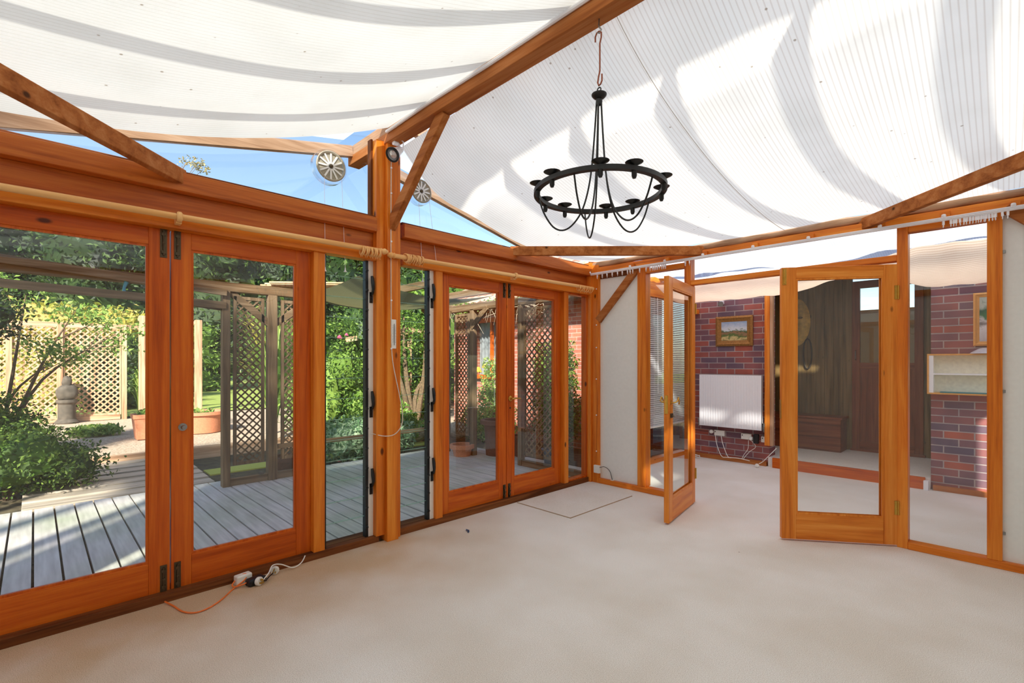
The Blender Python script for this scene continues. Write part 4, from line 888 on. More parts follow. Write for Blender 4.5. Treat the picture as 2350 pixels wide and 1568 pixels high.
tag(MB().bar((-.1, 1.25, 2.68), (3.9, 1.25, 2.68), .05, .09).build('trim_90', W('grey', 'x')), 'grey purlin above the drapes of the second room', 'beam', kind='structure')

# ================================================================ OUTSIDE
DZ = -.04
# deck boards run along x
m = MB(); y = -7.2; bw = .142
while y < .55:
    m.box(-3.10, -.165, y, y+bw-.014, DZ-.03, DZ); y += bw
o = m.build('deck', DECK); tag(o, 'weathered grey timber deck outside the garden doors', 'deck', kind='structure')
tag(MB().box(-3.10, -3.06, -7.2, .55, -.24, DZ-.031).build('deck_edge', W('grey', 'y')), 'dark board under the outer edge of the deck', 'board', kind='structure')
tag(MB().box(-6.0, 0.0, -9, 9, -.34, -.25).build('ground', EARTH), 'dark earth around the deck', 'ground', kind='structure')
def terr(): 
    m = MB().grid(lambda u, v: (-6.0-9*u, -12+24*v, -.10+.05*u+.015*nz(6*u, 10*v)), 30, 60); return m
tag(terr().build('gravel_terrace', GRAVEL), 'sunlit gravel terrace beyond the deck', 'gravel', kind='structure')
tag(MB().grid(lambda u, v: (-12.2-60*u, -40+90*v, -.075+.012*nz(8*u, 12*v)-.0*u if u < .0 else -.03+.1*u), 30, 40).build('lawn', LAWN), 'sunny lawn in the distance', 'lawn', kind='structure')
# sleepers: a flight of shallow timber steps up to the terrace
for i in range(7):
    x = -4.10-.31*i; z = -.235+.012*i
    tag(MB().box(x-.135, x+.135, -4.6, -2.82, z-.02, z+.02).build('sleeper', W('sleeper', 'y'), None, .006), ORD[i]+' timber sleeper of the garden path, counted from the deck outward', 'sleeper', 'sleepers of the garden path')
tag(MB().box(-6.15, -6.0, -4.8, .8, -.25, -.06).build('terrace_edging', W('fence', 'y'), None, .006), 'timber edging board along the gravel terrace', 'edging')
tag(MB().box(-4.9, -4.5, -2.75, 1.0, -.26, -.232).build('moss_strip', simple('yellow_moss', (196, 194, 84), .95, bump=.8)), 'yellow green mossy strip between deck and terrace', 'moss', kind='stuff')
# lattice
def clip_seg(p, d, w_, h):
    t0, t1 = -1e9, 1e9
    for a, b, lim in ((p[0], d[0], w_), (p[1], d[1], h)):
        if abs(b) < 1e-9: continue
        u, v = (0-a)/b, (lim-a)/b
        if u > v: u, v = v, u
        t0 = max(t0, u); t1 = min(t1, v)
    return (t0, t1) if t1-t0 > .01 else None
def lattice(mb, origin, uax, w_, h, pitch, sw, th, ratio=1.):
    o = Vector(origin); u = Vector(uax).normalized(); nrm = u.cross(Vector((0, 0, 1)))
    L_ = math.hypot(1, ratio)
    for sgn, off in ((1, th*.5), (-1, -th*.5)):
        d = (1/L_, sgn*ratio/L_); n = int((w_*ratio+h)/pitch)+3
        for i in range(-1, n+1):
            b = i*pitch - (w_*ratio if sgn > 0 else 0)
            s = clip_seg((0, b), d, w_, h)
            if not s: continue
            p0 = o+u*(d[0]*s[0])+Vector((0, 0, b+d[1]*s[0]))+nrm*off; p1 = o+u*(d[0]*s[1])+Vector((0, 0, b+d[1]*s[1]))+nrm*off
            mb.bar(p0, p1, th, sw, nrm.cross((p1-p0).normalized()))
def panel(parent, origin, uax, w_, h, pitch, sw, fw, kind, name='lattice_panel', ratio=1.):
    u = Vector(uax).normalized(); ax = 'x' if abs(u.x) > .5 else 'y'
    m = MB(); lattice(m, origin, uax, w_, h, pitch, sw, .009, ratio); p = m.build(name, W(kind, 'z'), parent)
    o = Vector(origin); m = MB()
    for c in (0, w_): m.bar(o+u*c-Vector((0, 0, fw/2)), o+u*c+Vector((0, 0, h+fw/2)), fw, .03, u)
    for z in (0, h): m.bar(o+u*fw/2+Vector((0, 0, z)), o+u*(w_-fw/2)+Vector((0, 0, z)), .03, fw)
    m.build('panel_frame', W(kind, 'z'), p); return p
PX = -2.78
pg = thing('pergola', 'grey-brown timber pergola with lattice screens standing on the deck', 'pergola', (0, 0, 0))
def pbox(name, *b): return MB().box(*b).build(name, W('grey', 'zyx'[0] if b[5]-b[4] > 1 else ('y' if b[3]-b[2] > b[1]-b[0] else 'x')), pg, .005)
for (y0, y1) in ((-3.03, -2.955), (-2.56, -2.46), (-.02, .08), (-6.3, -6.2)): pbox('post', PX-.05, PX+.05, y0, y1, DZ, 2.12)
pbox('post', -2.30, -2.22, .10, .18, DZ, 2.12); pbox('post', -1.30, -1.235, .10, .18, DZ, 2.12)
pbox('bottom_rail', PX-.03, PX+.03, -2.955, -2.56, DZ, .045); pbox('bottom_rail', PX-.03, PX+.03, -2.46, -1.95, DZ, .045); pbox('bottom_rail', -1.235, -.2, .11, .17, DZ, .04); pbox('bottom_rail', -2.73, -2.30, .11, .17, DZ, .03)
pbox('header_beam', PX-.045, PX+.045, -6.3, .18, 2.12, 2.22); pbox('header_beam', -2.9, -.12, .10, .19, 2.10, 2.20)
pbox('low_rail', PX-.03, PX+.03, -2.46, -.02, .315, .365)
panel(pg, (PX, -2.90, .20), (0, 1, 0), .29, 1.86, .082, .016, .035, 'grey'); panel(pg, (PX, -2.39, .20), (0, 1, 0), .40, 1.86, .082, .016, .035, 'grey')
panel(pg, (-2.66, .14, .25), (1, 0, 0), .30, 1.80, .082, .016, .035, 'grey'); panel(pg, (-1.20, .14, .12), (1, 0, 0), .62, 1.92, .092, .018, .035, 'grey')
for (a, b) in (((PX, -3.0, 2.16), (PX, -2.53, 1.78)), ((PX, -2.49, 1.78), (PX, -2.0, 2.14)), ((PX, -3.65, 2.0), (PX, -3.0, 1.94)), ((PX+.06, -4.9, 2.02), (PX+.06, -3.0, 1.96)), ((PX+.08, -5.0, 2.24), (PX+.08, -3.0, 2.10)),
               ((-2.25, .10, 1.85), (-1.9, .10, 2.12)), ((PX, -.02, 1.8), (PX, -.4, 2.13))):
    MB().bar(a, b, .035, .075).build('brace', W('grey', 'y'), pg, .003)
for y in (-1.15, -.30): MB().bar((-.16, y, 2.27), (-3.0, y, 2.27), .045, .09).build('cross_rafter', W('grey', 'x'), pg, .003)
for i in range(6):
    MB().bar((PX-.5+.08*i, -2.5+.0*i, 2.26+.03*(i % 2)), (PX+.1+.08*i, -1.4, 2.30+.03*(i % 2)), .06, .018).build('roof_slat', W('fence', 'y'), pg)
m = MB().grid(lambda u, v: (-2.95+1.7*v, -2.2+1.9*u, 2.20-.13*4*u*(1-u)-.05*math.sin(PI*v)), 16, 8)
tag(m.build('shade_sail', fabric_mat('olive_shade_cloth', (150, 144, 104), (150, 144, 104), (120, 112, 84), .03, 'x', False, .4)), 'sagging olive shade cloth hung under the pergola roof', 'shade cloth')
tag(MB().tube([(PX+.05, -3.88, 1.98), (PX+.06, -3.88, 2.06), (PX+.06, -3.86, 2.12)], [.02, .012, .02], 6).build('blue_peg', simple('blue_plastic', (70, 140, 160), .5)), 'blue clip on the pergola beam outside the left door', 'clip')
tag(MB().box(PX+.0, PX+.07, -2.66, -2.61, .045, .075).build('small_stone', STONE, None, .01), 'small pale stone on the bottom rail of the lattice screen', 'stone')
# unseen wall, added as a sun blocker, and trellis that stripe the deck with shade
tag(MB().box(.0, .12, -6.08, -5.3, -.2, 3.4).build('wall_side', WHITE), 'unseen white wall added beyond the near corner to shade the deck', 'wall', kind='structure')
tl = thing('side_trellis', 'lattice trellis standing beyond the side wall, outside the photo', 'trellis', (.06, -6.30, -.2)); MB().box(-.04, .04, -.16, -.02, 0, 3.6).build('post', W('grey', 'z'), tl)
panel(tl, (0, 0, .3), (0, 1, 0), .20, 3.2, .07, .014, .02, 'grey')
# fence of lattice panels
FX = -12.0
fe = thing('trellis_fence', 'pale sunlit lattice fence across the gravel terrace', 'fence', (0, 0, 0))
yA = AX(25, 900, FX).y; yB = AX(132, 900, FX).y; yC = AX(146, 900, FX).y; yD = AX(276, 900, FX).y; zt = AX(200, 752, FX).z
for a, b in ((yA-1.3, yA-.06), (yA, yB), (yC, yD)): panel(fe, (FX, a, .08), (0, 1, 0), b-a, zt-.08, .135, .034, .05, 'fence')
for y in (AX(285, 900, FX).y, AX(138, 900, FX).y+.0, yA-.03): MB().box(FX-.05, FX+.05, y-.05, y+.05, -.1, zt+.10).build('post', W('fence', 'z'), fe, .006)
MB().box(FX-.04, FX+.02, yA-1.4, AX(345, 900, FX).y, zt+.0, zt+.10).build('top_rail', W('fence', 'y'), fe, .004)
MB().box(FX-.04, FX+.03, yA-1.4, yD, -.06, .05).build('gravel_board', W('fence', 'y'), fe, .004)
for px, x_, top, lab in ((328, -11.4, 725, 'tall pale post standing just right of the lattice fence'), (455, -11.9, 735, 'tall pale post behind the round terracotta tub')):
    b = AX(px, 950, x_); z1 = AX(px, top, x_).z
    t = thing('garden_post', lab, 'post', (x_, b.y, -.08)); MB().box(-.07, .07, -.08, .08, 0, z1+.08).build('shaft', W('fence', 'z'), t, .01); MB().box(-.09, .06, -.09, .0, z1-.05, z1+.05).build('bracket_block', W('fence', 'y'), t, .01)
# statue on plinth
st_ = AZ(152, 968, -.05)
t = thing('garden_statue', 'weathered stone bust on a pedestal before the lattice fence', 'statue', (st_.x+.3, st_.y, -.08))
MB().lathe([(.20, 0), (.22, .05), (.16, .12), (.15, .45), (.19, .50), (.19, .56), (0, .56)], n=16).build('pedestal', STONE, t)
m = MB(); m.blob((0, 0, .72), (.17, .20, .20), 3, .10); m.blob((0, 0, .96), (.10, .09, .14), 4, .08); m.build('bust', STONE, t)
# pots
def pot(loc, r, h, mat, label, square=False, plant=None, rim=.03):
    t = thing('plant_pot', label, 'plant pot', loc)
    if square:
        m = MB(); s_ = r; vs = []
        for (k, z) in ((.8, 0), (1, h-.08), (1.08, h-.08), (1.08, h), (.94, h), (.92, h-.06)):
            vs += [(-s_*k, -s_*k, z), (s_*k, -s_*k, z), (s_*k, s_*k, z), (-s_*k, s_*k, z)]
        fs = [(3, 2, 1, 0)]
        for i in range(5):
            for k in range(4): fs.append((i*4+k, i*4+(k+1) % 4, i*4+4+(k+1) % 4, i*4+4+k))
        m.add(vs, fs); m.build('pot_body', mat, t, .01); MB().box(-s_*.93, s_*.93, -s_*.93, s_*.93, h-.08, h-.06).build('soil', SOIL, t)
    else:
        MB().lathe([(0, 0), (r*.82, 0), (r*.95, h-.07), (r*.97, h-.065), (r+rim, h-.06), (r+rim, h), (r*.93, h), (r*.90, h-.07)], n=36).build('pot_body', mat, t); MB().lathe([(0, h-.05), (r*.91, h-.05)], n=36).build('soil', SOIL, t)
    return t
def leaves(mb_or_none, n, size, fn, seed, flat=0., asp=.5):
    """n leaf blades; fn(rng, n) gives the centres."""
    rg = np.random.default_rng(seed); c = fn(rg, n)
    d = rg.normal(size=(n, 3)); d[:, 2] *= (1-flat); d /= np.linalg.norm(d, axis=1, keepdims=True)
    e = rg.normal(size=(n, 3)); e -= (e*d).sum(1, keepdims=True)*d; e /= np.linalg.norm(e, axis=1, keepdims=True)
    nn = np.cross(d, e)
    s = size*rg.uniform(.6, 1.25, size=(n, 1)); a = c-d*s*.5; b = c+d*s*.5; m1 = c+e*s*asp*.5+nn*s*.10; m2 = c-e*s*asp*.5+nn*s*.10
    return np.stack([a, m1, b, m2], 1).reshape(-1, 3)
def ell(cs):
    """cloud of several ellipsoids (cx,cy,cz,rx,ry,rz); leaves near the surfaces"""
    arr = np.array(cs, float); wts = np.array([c[3]*c[4]+c[3]*c[5]+c[4]*c[5] for c in cs]); wts /= wts.sum()
    def fn(rg, n):
        idx = rg.choice(len(cs), n, p=wts); v = rg.normal(size=(n, 3)); v /= np.linalg.norm(v, axis=1, keepdims=True)
        rad = rg.uniform(.55, 1.08, size=(n, 1)); bump = 1+.16*np.sin(v[:, :1]*7+idx[:, None])*np.sin(v[:, 1:2]*6+2*idx[:, None])+.1*np.sin(v[:, 2:3]*11)
        return arr[idx, :3]+v*arr[idx, 3:]*rad*bump
    return fn
def bx_cloud(x0, x1, y0, y1, z0, z1):
    def fn(rg, n):
        p = rg.uniform(size=(n, 3)); p = np.stack([x0+(x1-x0)*p[:, 0], y0+(y1-y0)*p[:, 1], z0+(z1-z0)*p[:, 2]], 1)
        p[:, 0] += .25*np.sin(p[:, 1]*2.3+p[:, 2]*1.7); p[:, 2] += .22*np.sin(p[:, 1]*1.7)*(p[:, 2]-z0)/(z1-z0); return p
    return fn
def foliage(name, n, size, fn, mat, parent, seed, cores=(), flat=0., asp=.5):
    vs = leaves(None, n, size, fn, seed, flat, asp).tolist(); fs = [(4*i, 4*i+1, 4*i+2, 4*i+3) for i in range(n)]
    m = MB(); m.v = vs; m.f = fs
    for i, c in enumerate(cores): m.blob(c[:3], [k*.72 for k in c[3:]], seed+i, .2, 8)
    m.smooth = False
    return m.build(name, mat, parent)
def shrub(loc, cs, n, size, mat, label, seed, name='shrub', cat='shrub', core=True, stems=5, asp=.5, flat=0., group=None):
    t = thing(name, label, cat, loc, group=group)
    foliage('foliage', n, size, ell(cs), mat, t, seed, cs if core else (), flat, asp)
    if stems:
        rr = random.Random(seed); m = MB()
        for i in range(stems):
            c = cs[i % len(cs)]; m.tube([(rr.uniform(-.08, .08), rr.uniform(-.08, .08), -.05), (c[0]*.5+rr.uniform(-.1, .1), c[1]*.5, c[2]*.55), (c[0]+rr.uniform(-.3, .3)*c[3], c[1]+rr.uniform(-.3, .3)*c[4], c[2]+c[5]*.5)], [.02, .014, .006], 6)
        m.build('stems', BARK, t)
    return t
p = AZ(470, 988, -.06); tub = pot((p.x, p.y-.05, -.08), .42, .42, TERRA, 'large round terracotta tub on the gravel terrace')
foliage('seedlings', 60, .10, ell([(0, 0, .42, .3, .3, .05)]), LFB, tub, 7)
p = AZ(332, 1001, -.06); sqp = pot((p.x+.2, p.y+.0, -.08), .20, .46, TERRA, 'square terracotta pot just beyond the left garden door', True)
foliage('seedlings', 80, .10, ell([(0, 0, .48, .15, .15, .06)]), LFB, sqp, 8)
pb = pot((-2.05, .42, DZ), .20, .52, TERRAD, 'big dark pot at the far end of the deck', rim=.05)
pot((-1.72, .62, DZ), .14, .30, TERRAD, 'dark reddish pot beside the big pot on the deck')
pot((-2.35, .00, DZ), .15, .17, TERRA, 'shallow terracotta bowl behind the left leaf of the far doors')
pot((-.98, .42, DZ), .11, .22, simple('blue_grey_glaze', (90, 104, 120), .5), 'blue-grey pot behind the right lattice screen')
pot((-3.35, -2.12, -.25), .17, .36, TERRAD, 'dark pot on the ground behind the left lattice screen')
# ---- plants, near to far
G = -.25
shrub((-4.75, -4.75, G), [(0, 0, .45, .55, .75, .40), (-.1, .45, .30, .45, .50, .28), (-.2, -.5, .5, .5, .6, .5)], 9000, .055, LF, 'low dark leafy shrub by the path, lower left outside the door', 11)
shrub((-7.0, -5.35, -.1), [(0, 0, .55, .7, .9, .5), (.2, .6, .35, .5, .5, .3)], 7000, .07, LF, 'spreading shrub in dappled shade left of the path', 12)
shrub((-6.3, -5.6, -.1), [(0, 0, 1.5, .8, .5, 1.1), (-.3, .4, 2.1, .8, .6, .5), (0, -.3, .7, .6, .6, .5)], 9000, .075, LFD, 'tall dark shrub at the left edge, in front of the lattice fence', 13)
# branch reaching over the fence
def branchy(loc, ends, n, size, mat, label, seed, th=.02, name='small_tree', cat='tree', bark=BARK):
    t = thing(name, label, cat, loc); rr = random.Random(seed); m = MB(); cs = []
    for e in ends:
        e = Vector(e); mid = Vector((e.x*.45+rr.uniform(-.2, .2), e.y*.45+rr.uniform(-.2, .2), e.z*.6)); m.tube(smooth_path([(0, 0, -.05), mid, e], 5), [th*(1-.85*i/10) for i in range(11)], 7)
        for _ in range(4): f = e+Vector((rr.uniform(-.4, .4), rr.uniform(-.4, .4), rr.uniform(-.3, .3))); m.tube([mid.lerp(e, rr.uniform(.3, .9)), f], [.008, .003], 5); cs.append((f.x, f.y, f.z, .28, .28, .16))
        cs.append((e.x, e.y, e.z, .35, .35, .2))
    m.build('branches', bark, t); foliage('foliage', n, size, ell(cs), mat, t, seed); return t
branchy((-7.6, -4.9, -.08), [(-.1, .9, 2.3), (.1, 1.4, 1.9), (-.2, .3, 2.5), (.2, .7, 1.5), (-.2, -.5, 1.6)], 1600, .085, LFB, 'young tree with pale leaves drooping over the lattice fence', 14, .035)
q = AZ(165, 990, -.06)
shrub((q.x+.9, q.y+.3, -.08), [(0, 0, .10, .35, .40, .10)], 900, .10, LFB, 'low bright green plant at the foot of the statue', 15, 'leafy_plant', 'plant', False, 0)
q = AZ(310, 955, -.06)
def fern(loc, n, h, mat, label, seed, spread=.5, wdt=.04, name='fern', cat='fern'):
    t = thing(name, label, cat, loc); rr = random.Random(seed); m = MB()
    for i in range(n):
        a = rr.uniform(0, 2*PI); s_ = spread*rr.uniform(.3, 1); hh = h*rr.uniform(.6, 1.1); K = 6; ww = wdt*rr.uniform(.7, 1.2); vs = []; sx_, sy_ = -math.sin(a), math.cos(a)
        for k in range(K+1):
            u = k/K; rad = s_*u*u+.02; z = hh*(math.sin(u*PI*.58)); w_ = ww*math.sin(PI*(.12+.86*u))
            vs.append((rad*math.cos(a)+sx_*w_, rad*math.sin(a)+sy_*w_, z)); vs.append((rad*math.cos(a)-sx_*w_, rad*math.sin(a)-sy_*w_, z))
        m.add(vs, [(2*k, 2*k+1, 2*k+3, 2*k+2) for k in range(K)])
    m.build('fronds', mat, t); return t
fern((q.x+.3, q.y+.05, -.08), 70, 1.15, LFB, 'upright green fern between the fence end and the tall post', 16, .45, .03)
# spiky plants behind the left lattice
fern((-6.2, -1.35, G), 120, 2.3, LFB, 'large strap leaved plant behind the left lattice screen', 17, 1.3, .03, 'strap_leaf_plant', 'plant')
fern((-6.9, -1.15, -.1), 110, 2.3, LFY, 'tall golden strap leaved plant farther behind the lattice screen', 18, 1.3, .03, 'strap_leaf_plant', 'plant')
shrub((-5.7, -.75, G), [(0, 0, .8, .6, .6, .8), (-.3, .5, 1.3, .6, .6, .6)], 4500, .075, LF, 'leafy green shrub left of the rose bush, behind the lattice', 19)
# through the louvres
shrub((-4.1, -.75, G), [(0, 0, .35, .55, .75, .35), (-.2, .6, .30, .5, .5, .30)], 5200, .075, LFP, 'pale blue green low shrub just beyond the deck rail', 21)
shrub((-5.8, .25, G), [(0, 0, .55, .7, .8, .5)], 4200, .11, LFB, 'bright green broad leaved shrub behind the deck rail', 22)
shrub((-6.8, 1.3, G), [(0, 0, 1.5, .9, 1.0, 1.2), (.2, -.6, 2.3, .7, .7, .7), (0, .4, .6, .7, .8, .6)], 9000, .08, LF, 'climbing rose bush with pink blooms seen through the near louvre', 23)
rose = bpy.data.objects.new('dummy', None)
def bloom(loc, r, mat, label, seed, group=None):
    t = thing('rose_bloom', label, 'flower', loc, group=group); m = MB(); rr = random.Random(seed)
    for i in range(10):
        a = 2*PI*i/10*2.4; rad = r*(.2+.07*i); m.blob((rad*math.cos(a)*.6, rad*math.sin(a)*.6, -.01*i*r*10), (r*.5, r*.5, r*.3), seed+i, .1, 5)
    m.build('petals', mat, t)
q = AX(779, 771, -5.75); bloom(q, .05, PINK, 'pink rose bloom, the larger one high in the rose bush', 3)
q = AX(795, 766, -5.8); bloom(q, .038, PINK, 'smaller pink rose bloom right of the larger one', 4)
q = AX(779, 872, -5.6); bloom(q, .035, YEL, 'yellow flower low in the rose bush seen through the near louvre', 5)
t = thing('garden_arch', 'pale timber arch frame beyond the near louvre window', 'arch', (-6.3, 1.0, G))
MB().box(-.05, .05, .55, .65, 0, 2.35).build('post', W('fence', 'z'), t, .005); MB().bar((.0, -.9, 2.05), (.0, .75, 2.35), .05, .10).build('beam', W('fence', 'y'), t, .004)
MB().bar((.1, -.2, 2.15), (.1, 1.6, 2.42), .05, .09).build('beam', W('fence', 'y'), t, .004)
branchy((-5.85, 1.45, G), [(.1, .2, 2.2), (-.2, -.5, 1.9), (.2, .6, 1.6), (-.4, 0, 2.6)], 2600, .09, LF, 'gnarled trunked tree seen through the far louvre', 25, .08, bark=BARK)
shrub((-7.9, 2.9, G), [(0, 0, .9, .8, .9, .8), (-.3, -.5, 1.9, .8, .9, .8)], 6500, .085, LF, 'dense green shrub behind the gnarled tree', 26)
shrub((-5.1, .62, G), [(0, 0, .30, .45, .45, .30)], 2600, .10, LFB, 'mound of bright foliage in front of the gnarled tree', 27)
q = AZ(945, 990, G+.02)
t = thing('fallen_log', 'weathered log lying beyond the deck, seen through the far louvre', 'log', (-4.6, 1.35, G+.20), R(60)); m = MB()
m.tube(smooth_path([(-.6, 0, 0), (-.2, .03, .03), (.2, -.02, .02), (.55, .02, 0)], 5), [.16+.03*math.sin(i*1.3) for i in range(16)], 14); m.build('trunk', BARKL, t); m = MB(); m.lathe([(0, 0), (.16, 0)], (.56, .02, 0), (1, 0, 0), 14); m.build('cut_end', W('dark', 'z'), t)
foliage('grass', 1, .01, ell([(0, 0, 0, .1, .1, .1)]), LFB, t, 2)
# behind the far doors: house and climbers
hz = thing('brick_house', 'brick house with tiled roof and curtained window beyond the deck', 'house', (0, 0, 0))
HY = 2.6
m = MB(); wx0, wx1, wz0, wz1 = -5.25, -3.95, 1.02, 2.30; hx0, hx1 = -5.9, -.9
m.box(hx0, wx0, HY, HY+.25, -.3, 2.55); m.box(wx1, hx1, HY, HY+.25, -.3, 2.55); m.box(wx0, wx1, HY, HY+.25, -.3, wz0); m.box(wx0, wx1, HY, HY+.25, wz1, 2.55); m.build('wall', BRICKH, hz)
MB().box(hx0-.02, hx0+.2, HY+.2, HY+8, -.3, 2.55).build('side_wall', BRICKHX, hz)
m = MB(); fwn = .09
m.box(wx0, wx0+fwn, HY-.03, HY+.08, wz0, wz1); m.box(wx1-fwn, wx1, HY-.03, HY+.08, wz0, wz1); m.box(wx0+fwn, wx1-fwn, HY-.03, HY+.08, wz1-fwn, wz1); m.box(wx0-.04, wx1+.04, HY-.08, HY+.08, wz0-.05, wz0+.04); m.box((wx0+wx1)/2-.03, (wx0+wx1)/2+.03, HY, HY+.06, wz0+.04, wz1-fwn)
wf = m.build('window', W('door', 'z'), hz); MB().box(wx0+fwn, wx1-fwn, HY+.05, HY+.055, wz0, wz1-fwn).build('pane', GLASS, wf)
m = MB().grid(lambda u, v: (wx0+.1+.9*u, HY+.16+.02*math.sin(u*50), wz0+(wz1-wz0)*v), 60, 1); m.build('net_curtain', simple('grey_net', (150, 152, 158), .8), wf)
MB().box(hx0, hx1, HY+.6, HY+.65, -.2, 2.5).build('dark_interior', simple('dim_room', (36, 32, 30), .9), hz)
MB().box(hx0-.35, hx1+.1, HY-.45, HY-.38, 2.42, 2.56).build('fascia', W('sill', 'x'), hz)
# hipped roof with pantile courses
def roof_face(p0, p1, q0, q1, rows, seed):
    m = MB(); p0, p1, q0, q1 = map(Vector, (p0, p1, q0, q1)); nrm = (p1-p0).cross(q0-p0).normalized()
    if nrm.z < 0: nrm = -nrm
    nc = 110
    for r_ in range(rows):
        a0 = p0.lerp(q0, r_/rows); a1 = p1.lerp(q1, r_/rows); b0 = p0.lerp(q0, (r_+1.08)/rows); b1 = p1.lerp(q1, (r_+1.08)/rows); L_ = (a1-a0).length; o = len(m.v)
        for i in range(nc+1):
            u = i/nc; wv = .028*abs(math.sin(u*(p1-p0).length*PI/.23)); m.v.append(tuple(a0.lerp(a1, u)+nrm*(wv+.03))); m.v.append(tuple(b0.lerp(b1, u)+nrm*wv*.9)); m.v.append(tuple(a0.lerp(a1, u)+nrm*(-.0)))
        for i in range(nc): k = o+3*i; m.f.append((k, k+3, k+4, k+1)); m.f.append((k+2, k+5, k+3, k))
    return m
e = 2.55; rz_ = 4.7
roof_face((hx0-.4, HY-.5, e), (hx1+.2, HY-.5, e), (hx0+2.2, HY+2.6, rz_), (hx1+.2, HY+2.6, rz_), 11, 1).build('roof_front', TILE, hz)
roof_face((hx0-.4, HY+8, e), (hx0-.4, HY-.5, e), (hx0+2.2, HY+8, rz_), (hx0+2.2, HY+2.6, rz_), 11, 1).build('roof_side', TILE, hz)
shrub((-3.75, 1.9, G), [(0, 0, .55, .55, .3, .6), (.1, 0, 1.2, .38, .25, .5), (-.5, 0, .30, .5, .3, .35)], 6500, .065, LFB, 'climbing shrub with yellow blooms under the house window', 31, core=False)
shrub((-2.3, 2.15, G), [(0, 0, .7, .5, .3, .7), (-.1, 0, 1.5, .45, .28, .5)], 5200, .07, LF, 'dark leafy climber on the house wall, right of the window', 32, core=False)
q = AY(1097, 845, 1.9); bloom(q, .08, YEL, 'yellow rose bloom at the left of the climber, by the house window', 41)
q = AY(1112, 838, 1.95); bloom(q, .06, YEL, 'small yellow rose bloom just below the house window', 42)
t = thing('bare_vine', 'tangle of pale bare twigs hanging over the house window', 'vine', (-3.9, 2.0, 2.15)); m = MB(); rr = random.Random(8)
for i in range(46):
    a = Vector((rr.uniform(-1.3, 1.5), rr.uniform(-.1, .1), rr.uniform(.15, .45))); b = a+Vector((rr.uniform(-.5, .5), rr.uniform(-.1, .1), rr.uniform(-.3, .1))); c_ = b+Vector((rr.uniform(-.2, .2), 0, rr.uniform(-.3, .02))); m.tube([a, b, c_], [.007, .005, .002], 5)
m.build('twigs', BARKL, t); foliage('foliage', 500, .07, ell([(-1.0, 0, .35, .5, .2, .15), (.6, 0, .4, .8, .2, .12)]), LFB, t, 33)
# ---- backdrop of hedges and trees
def hedge(x0, x1, y0, y1, z1, n, size, mat, label, seed):
    t = thing('hedge', label, 'hedge', ((x0+x1)/2, (y0+y1)/2, -.1)); X, Y = (x1-x0)/2, (y1-y0)/2
    nb = max(2, int(abs(y1-y0)/1.6)); cs = []
    rr = random.Random(seed)
    for i in range(nb):
        y = -Y+(i+.5)*2*Y/nb
        for z in np.arange(.6, z1, 1.0): cs.append((rr.uniform(-.3, .3), y, z, X*.9, 2*Y/nb*.75, .75))
    foliage('foliage', n, size, ell(cs), mat, t, seed, cs); return t
hedge(-19, -16.5, -9.5, -1.6, 3.6, 11000, .19, LFY, 'golden leaved hedge behind the lattice fence', 51)
hedge(-15.6, -14.2, -3.6, -2.2, 2.2, 2500, .16, LFD, 'dark hedge seen between the fence and the tall posts', 52)
hedge(-24, -21.5, -1.4, 1.6, 3.2, 4200, .20, LF, 'dark green hedge at the far edge of the lawn', 53)
def tree(loc, h, r, n, size, mat, label, seed, trunk=.2, kind='tree', bark=BARK):
    t = thing('garden_tree', label, 'tree', loc); rr = random.Random(seed); cs = []
    for i in range(9):
        a = rr.uniform(0, 2*PI); k = rr.uniform(0, .6); z = h*rr.uniform(.38, .9); s_ = r*rr.uniform(.45, .7)*(1.15-.55*z/h); cs.append((r*k*math.cos(a), r*k*math.sin(a), z, s_, s_, s_*.8))
    cs.append((0, 0, h*.70, r*.8, r*.8, h*.26)); cs.append((0, 0, h*.45, r*.85, r*.85, h*.26)); cs.append((0, 0, h*.2, r*.8, r*.8, h*.2))
    foliage('foliage', n, size, ell(cs), mat, t, seed, cs)
    m = MB(); m.tube([(0, 0, -.2), (.1, 0, h*.4), (0, .1, h*.85)], [trunk, trunk*.7, .04], 8)
    for i in range(5): c = cs[i]; m.tube([(0, 0, h*.3), (c[0]*.5, c[1]*.5, c[2]*.7), c[:3]], [trunk*.5, trunk*.3, .03], 6)
    m.build('trunk', bark, t); return t
def atd(px, Z): X = (px-1175)/1115.*Z; return CAM[0]+Z*_f[0]+X*_r[0], CAM[1]+Z*_f[1]+X*_r[1]
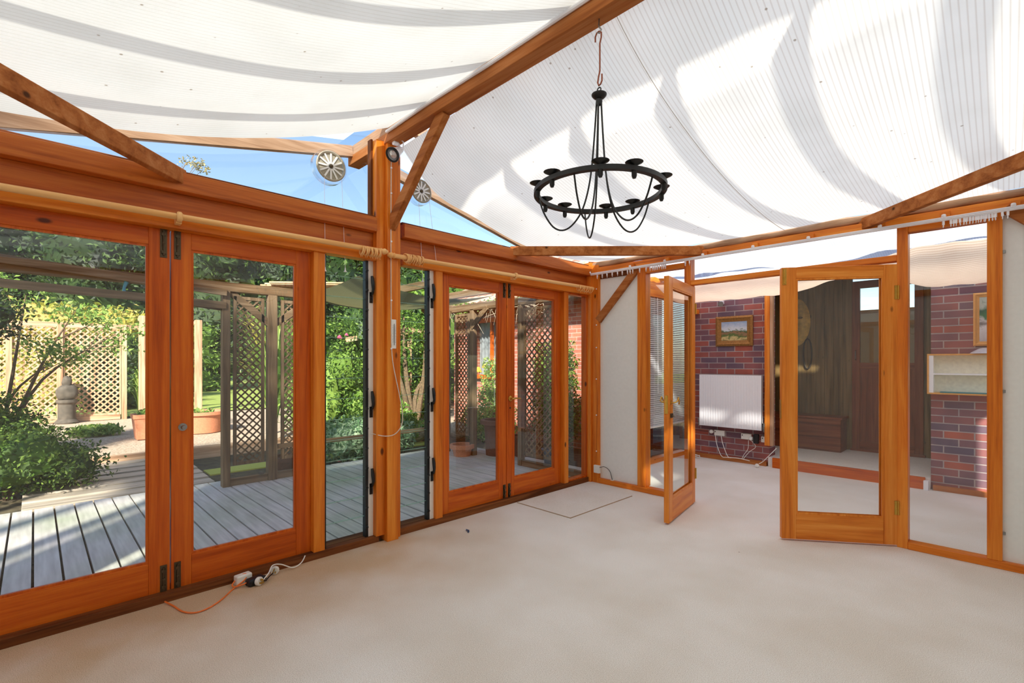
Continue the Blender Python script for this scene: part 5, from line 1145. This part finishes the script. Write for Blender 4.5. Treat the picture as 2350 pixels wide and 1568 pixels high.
for i, (px, Z, top, r, mt, lab) in enumerate((
    (-60, 26, 440, 3.2, LFD, 'tall dark tree at the far left behind the golden hedge'),
    (75, 33, 455, 3.9, LFD, 'tall dark tree behind the left half of the golden hedge'),
    (215, 26, 470, 3.3, LFD, 'tall dark tree above the middle of the lattice fence'),
    (345, 34, 468, 4.0, LFD, 'tall dark tree behind the meeting stiles of the nearer doors'),
    (485, 24, 480, 2.8, LFD, 'tall dark tree at the back of the lawn'),
    (610, 34, 500, 3.6, LFD, 'tall dark tree seen over the left lattice screens'),
    (745, 22, 520, 2.6, LFD, 'dark tree at the back, behind the near louvre window'),
    (860, 30, 545, 3.0, LF, 'green tree at the back, behind the centre post'),
    (950, 19, 565, 2.3, LFD, 'dark tree at the back, seen through the far louvre window'),
    (1035, 15, 585, 1.6, LF, 'green tree just left of the brick house'))):
    x, y = atd(px, Z); tree((x, y, -.1), 1.44+(831-top)/1115.*Z*.98, r, 6200, .30*Z/28+.04, mt, lab, 60+i)
for i, (x, y, h, r, lab) in enumerate(((-9.6, 3.0, 2.9, 1.2, 'bushy evergreen beyond the arch frame'), (-10.5, .9, 2.7, 1.1, 'bushy evergreen left of the arch frame'))):
    tree((x, y, -.1), h, r, 4200, .13, LFD if i == 0 else LF, lab, 80+i, .09)
tr_ = thing('garden_tree', 'unseen tree added to shade the pergola', 'tree', (1.0, -8.3, -.2)); cs = [(.2, 0, 5.2, 1.1, 1.0, .9), (1.1, .1, 5.9, .9, .9, .8), (-.8, 0, 4.9, .9, .9, .7)]  # off-frame tree, added to keep sun off the pergola beams
foliage('foliage', 3000, .22, ell(cs), LF, tr_, 77, cs); MB().tube([(0, 0, 0), (.1, 0, 2.5), (.3, 0, 5)], [.18, .14, .06], 8).build('trunk', BARK, tr_)
# wispy tree top showing over the beam
t = thing('garden_tree', 'wispy tree top showing in the left gable window', 'tree', (-36, -4.5, -.1)); q = AX(432, 372, -36); top = Vector((0, q.y+4.5, q.z+.1))
m = MB(); m.tube([(0, 0, 0), (0, top.y*.5, top.z*.6), tuple(top)], [.05, .04, .015], 7); rr = random.Random(5); cs = []
for i in range(9):
    a = top+Vector((rr.uniform(-.3, .3), rr.uniform(-1.1, 1.1), rr.uniform(-1.8, .25))); m.tube([(0, top.y*.9, top.z*.85), tuple(a)], [.03, .01], 5); cs.append((a.x, a.y, a.z, .4, .4, .36))
m.build('trunk', BARK, t); foliage('foliage', 420, .22, ell(cs), DRY, t, 90)
bpy.data.objects.remove(rose)
